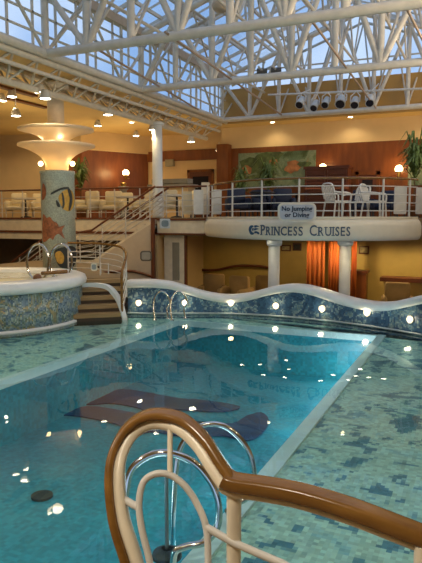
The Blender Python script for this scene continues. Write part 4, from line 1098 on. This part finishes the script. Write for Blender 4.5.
# which side is outside: test the sign at the crown (top of the loop must go up)
i = len(LP)//2+6; tt = (LP[i+1]-LP[i-1]).normalized(); nrm = fN.cross(tt); sgn = 1 if nrm.z > 0 else -1
rg = []; rg2 = []
for i, p in enumerate(LP):
    t_ = (LP[min(i+1, len(LP)-1)]-LP[max(i-1, 0)]).normalized(); nn = (fN.cross(t_)).normalized()*sgn; bb = t_.cross(nn).normalized()
    if bb.dot(fN) < 0: bb = -bb
    rg.append([p+nn*(a+.008)+bb*b_ for a, b_ in rprof(.014, .034, 16)])
    rg2.append([p+nn*(a-.021)+bb*b_ for a, b_ in rprof(.017, .026, 12)])
MB().loft(rg).build('curled_rail', RAILWOOD, hr)
MB().loft(rg2).build('curled_channel', CREAMPAINT, hr)
right = [HP(226, 478, 1.73), HP(234, 482, 1.72), HP(262, 486, 1.69), HP(300, 493, 1.65), HP(350, 508, 1.60), HP(400, 527, 1.56), HP(450, 547, 1.52), HP(520, 580, 1.45)]
RP = catmull(right, 5); rg = []; rg2 = []
for i, p in enumerate(RP):
    t_ = (RP[min(i+1, len(RP)-1)]-RP[max(i-1, 0)]).normalized(); sdv = t_.cross(u).normalized(); upv = sdv.cross(t_)
    rg.append([p+sdv*a+upv*(b_+.0) for a, b_ in rprof(.036, .022, 16)])
    rg2.append([p+sdv*a+upv*(b_-.030) for a, b_ in rprof(.022, .010, 12)])
MB().loft(rg).build('straight_rail', RAILWOOD, hr)
MB().loft(rg2).build('straight_channel', CREAMPAINT, hr)
p = HP(234, 488, 1.73); MB().tube([(p.x, p.y, .75), (p.x, p.y, p.z-.0)], .0215, 16).build('post', CREAMPAINT, hr)
p2 = HP(423, 545, 1.53); MB().tube([(p2.x, p2.y, .75), (p2.x, p2.y, p2.z)], .0215, 16).build('post', CREAMPAINT, hr)
ring_ = [HP(160, 620, 1.70), HP(150, 563, 1.73), HP(142, 530, 1.75), HP(139, 505, 1.77), HP(143, 483, 1.79), HP(155, 474, 1.80), HP(170, 475, 1.80), HP(185, 486, 1.79), HP(197, 504, 1.78), HP(206, 527, 1.76), HP(208, 560, 1.74), HP(206, 620, 1.70)]
MB().tube(catmull(ring_, 6), .0105, 10).build('inner_hoop', WHITE, hr)
MB().tube([HP(112, 492, 1.83), HP(139, 508, 1.77)], .0115, 10).build('link_tube', WHITE, hr)
MB().tube([HP(170, 424, 1.86), HP(170, 476, 1.80)], .0085, 8).build('link_tube', CREAMPAINT, hr)
MB().tube([HP(206, 527, 1.76), HP(234, 543, 1.73), HP(281, 563, 1.69), HP(430, 640, 1.53)], .0115, 10).build('lower_tube', WHITE, hr)
c = HP(112, 498, 1.81)

# ================================================================== LIGHTING
# unseen area lights added as warm fill for the hall and balcony ceilings
for (x, y, z, sx, sy, e) in ((-13.5, 20.5, 3.9, 7, .5, 40), (-14, 12.5, 4.0, .5, 9, 55), (-5, 22.6, 3.4, 9, .4, 15)):
    light('AREA', 'ceiling_fill', (x, y, z), e, (1, .72, .36), rot=(PI, 0, 0), sx=sx, sy=sy)
cl0 = thing('fill_downlight', 'round recessed downlight added flush in the yellow ceiling at a fill lamp', 'light', (0, 0, 0), 'added ceiling downlights')  # fixture made up to house the added ceiling fill lamps
MB().lathe([(.08, 0), (.12, -.012), (.13, 0)], (0, 0, 0), 14).build('trim_ring', WHITE, cl0)
MB().disc((0, 0, -.006), .08, .006, 14).build('lamp', LITW, cl0)
cl_n = [0]
def fill_fixture(X, Y):
    if cl_n[0] == 0: cl0.location = (X, Y, 6.0 if Y > -3 or X > 1 else 6.0)
    else: copy_tree(cl0, (X, Y, 6.0))
    cl_n[0] += 1
# unseen underwater lamps added to brighten the pool from the basin sides
for k, (X, Y, nx, ny) in enumerate(((PX1, 4.2, -1, 0), (PX1, 6.6, -1, 0), (PX1, 8.9, -1, 0), (PX1, 10.6, -1, 0), (PX1, 11.8, -1, 0), (-4.1, PYN, 0, 1), (PX0+1.2, PYN, 0, 1))):
    t = thing('underwater_fill_light', 'round underwater fill lamp added in the pool basin side', 'light', (X, Y, -.55), 'added underwater fill lamps')
    c = Vector((X, Y, -.55)); n_ = Vector((nx, ny, 0)); sd_ = Vector((ny, nx, 0))
    rg_ = lambda r_, o_: [c+n_*o_+sd_*cos(2*PI*q/16)*r_+u*sin(2*PI*q/16)*r_ for q in range(16)]
    MB().loft([rg_(.13, 0), rg_(.13, .03)], smooth=False).build('rim', CHROME, t)
    MB().loft([rg_(.10, .02), rg_(.10, .04)], smooth=False).build('lens', LITW, t)
    light('POINT', 'underwater_fill', tuple(c+n_*.45), (11 if Y < 8 else 14), (.80, .95, 1), .25)
# fill lamps added to the upper hall ceiling over the balcony
for X, Y in ((-12.5, 20.5), (-15.5, 19.5), (-7.5, 22.7), (-4.5, 22.7), (-1.5, 22.7)):
    light('SPOT', 'balcony_fill', (X, Y, 5.9), 17, (1, .76, .44), .06, spot=2.6); fill_fixture(X, Y)
for X, Y in ((-17.5, 18.5), (-20, 18), (-16.5, 14)):  # fill lamps added to brighten the left side hall
    light('SPOT', 'side_hall_fill', (X, Y, 5.85), 70, (1, .74, .42), .06, spot=2.9); fill_fixture(X, Y)
# unseen area lights added to brighten the roof lattice from the right
for X, Y, e in ((1.0, 4.5, 100), (1.0, 9, 110), (1.0, 14, 105), (1.0, 19, 80)):
    light('AREA', 'roof_fill', (X, Y, 5.6), e, (1, .84, .62), rot=(0, 2.1, 0), sx=.5, sy=2.5)
# fill lamps added above the entry deck behind the camera and over the sides
for X, Y in ((-6, -1), (-1, -1), (4, 4), (4, 10), (4, 16), (-12.5, 3), (-12.5, 8)):
    light('SPOT', 'overhead_fill', (X, Y, 5.9), 420 if Y < 0 else 150, (1, .88, .70) if Y < 0 else (1, .80, .52), .08, spot=2.7); fill_fixture(X, Y)

# sky: soft broken cloud on evening blue
W = bpy.data.worlds.new('world'); SC.world = W; W.use_nodes = True
nt = W.node_tree; bg = nt.nodes['Background']
tc = nt.nodes.new('ShaderNodeTexCoord'); n = nt.nodes.new('ShaderNodeTexNoise'); n.inputs['Scale'].default_value = 5; n.inputs['Detail'].default_value = 4
r = nt.nodes.new('ShaderNodeValToRGB'); r.color_ramp.elements[0].position = .38; r.color_ramp.elements[1].position = .68
r.color_ramp.elements[0].color = (.20, .33, .55, 1); r.color_ramp.elements[1].color = (.52, .60, .70, 1)
nt.links.new(tc.outputs['Generated'], n.inputs['Vector']); nt.links.new(n.outputs['Fac'], r.inputs['Fac']); nt.links.new(r.outputs['Color'], bg.inputs['Color'])
bg.inputs['Strength'].default_value = 1.15

# ================================================================== CAMERA
cd = bpy.data.cameras.new('camera'); cam = bpy.data.objects.new('camera', cd); COL.objects.link(cam)
cd.sensor_fit = 'HORIZONTAL'; cd.sensor_width = 36; cd.lens = 36*F/422; cd.clip_start = .05; cd.clip_end = 500
cam.location = (0, 0, H); cam.rotation_euler = (PI/2-PITCH, 0, YAW)
SC.camera = cam
SC.view_settings.view_transform = 'Standard'; SC.view_settings.look = 'None'; SC.view_settings.gamma = 1; SC.view_settings.use_curve_mapping = False
SC.view_settings.exposure = .52
SC.cycles.use_denoising = True
SC.cycles.max_bounces = 8; SC.cycles.transparent_max_bounces = 12; SC.cycles.sample_clamp_indirect = 4
for o in bpy.data.objects:
    if '_org' in o: del o['_org']
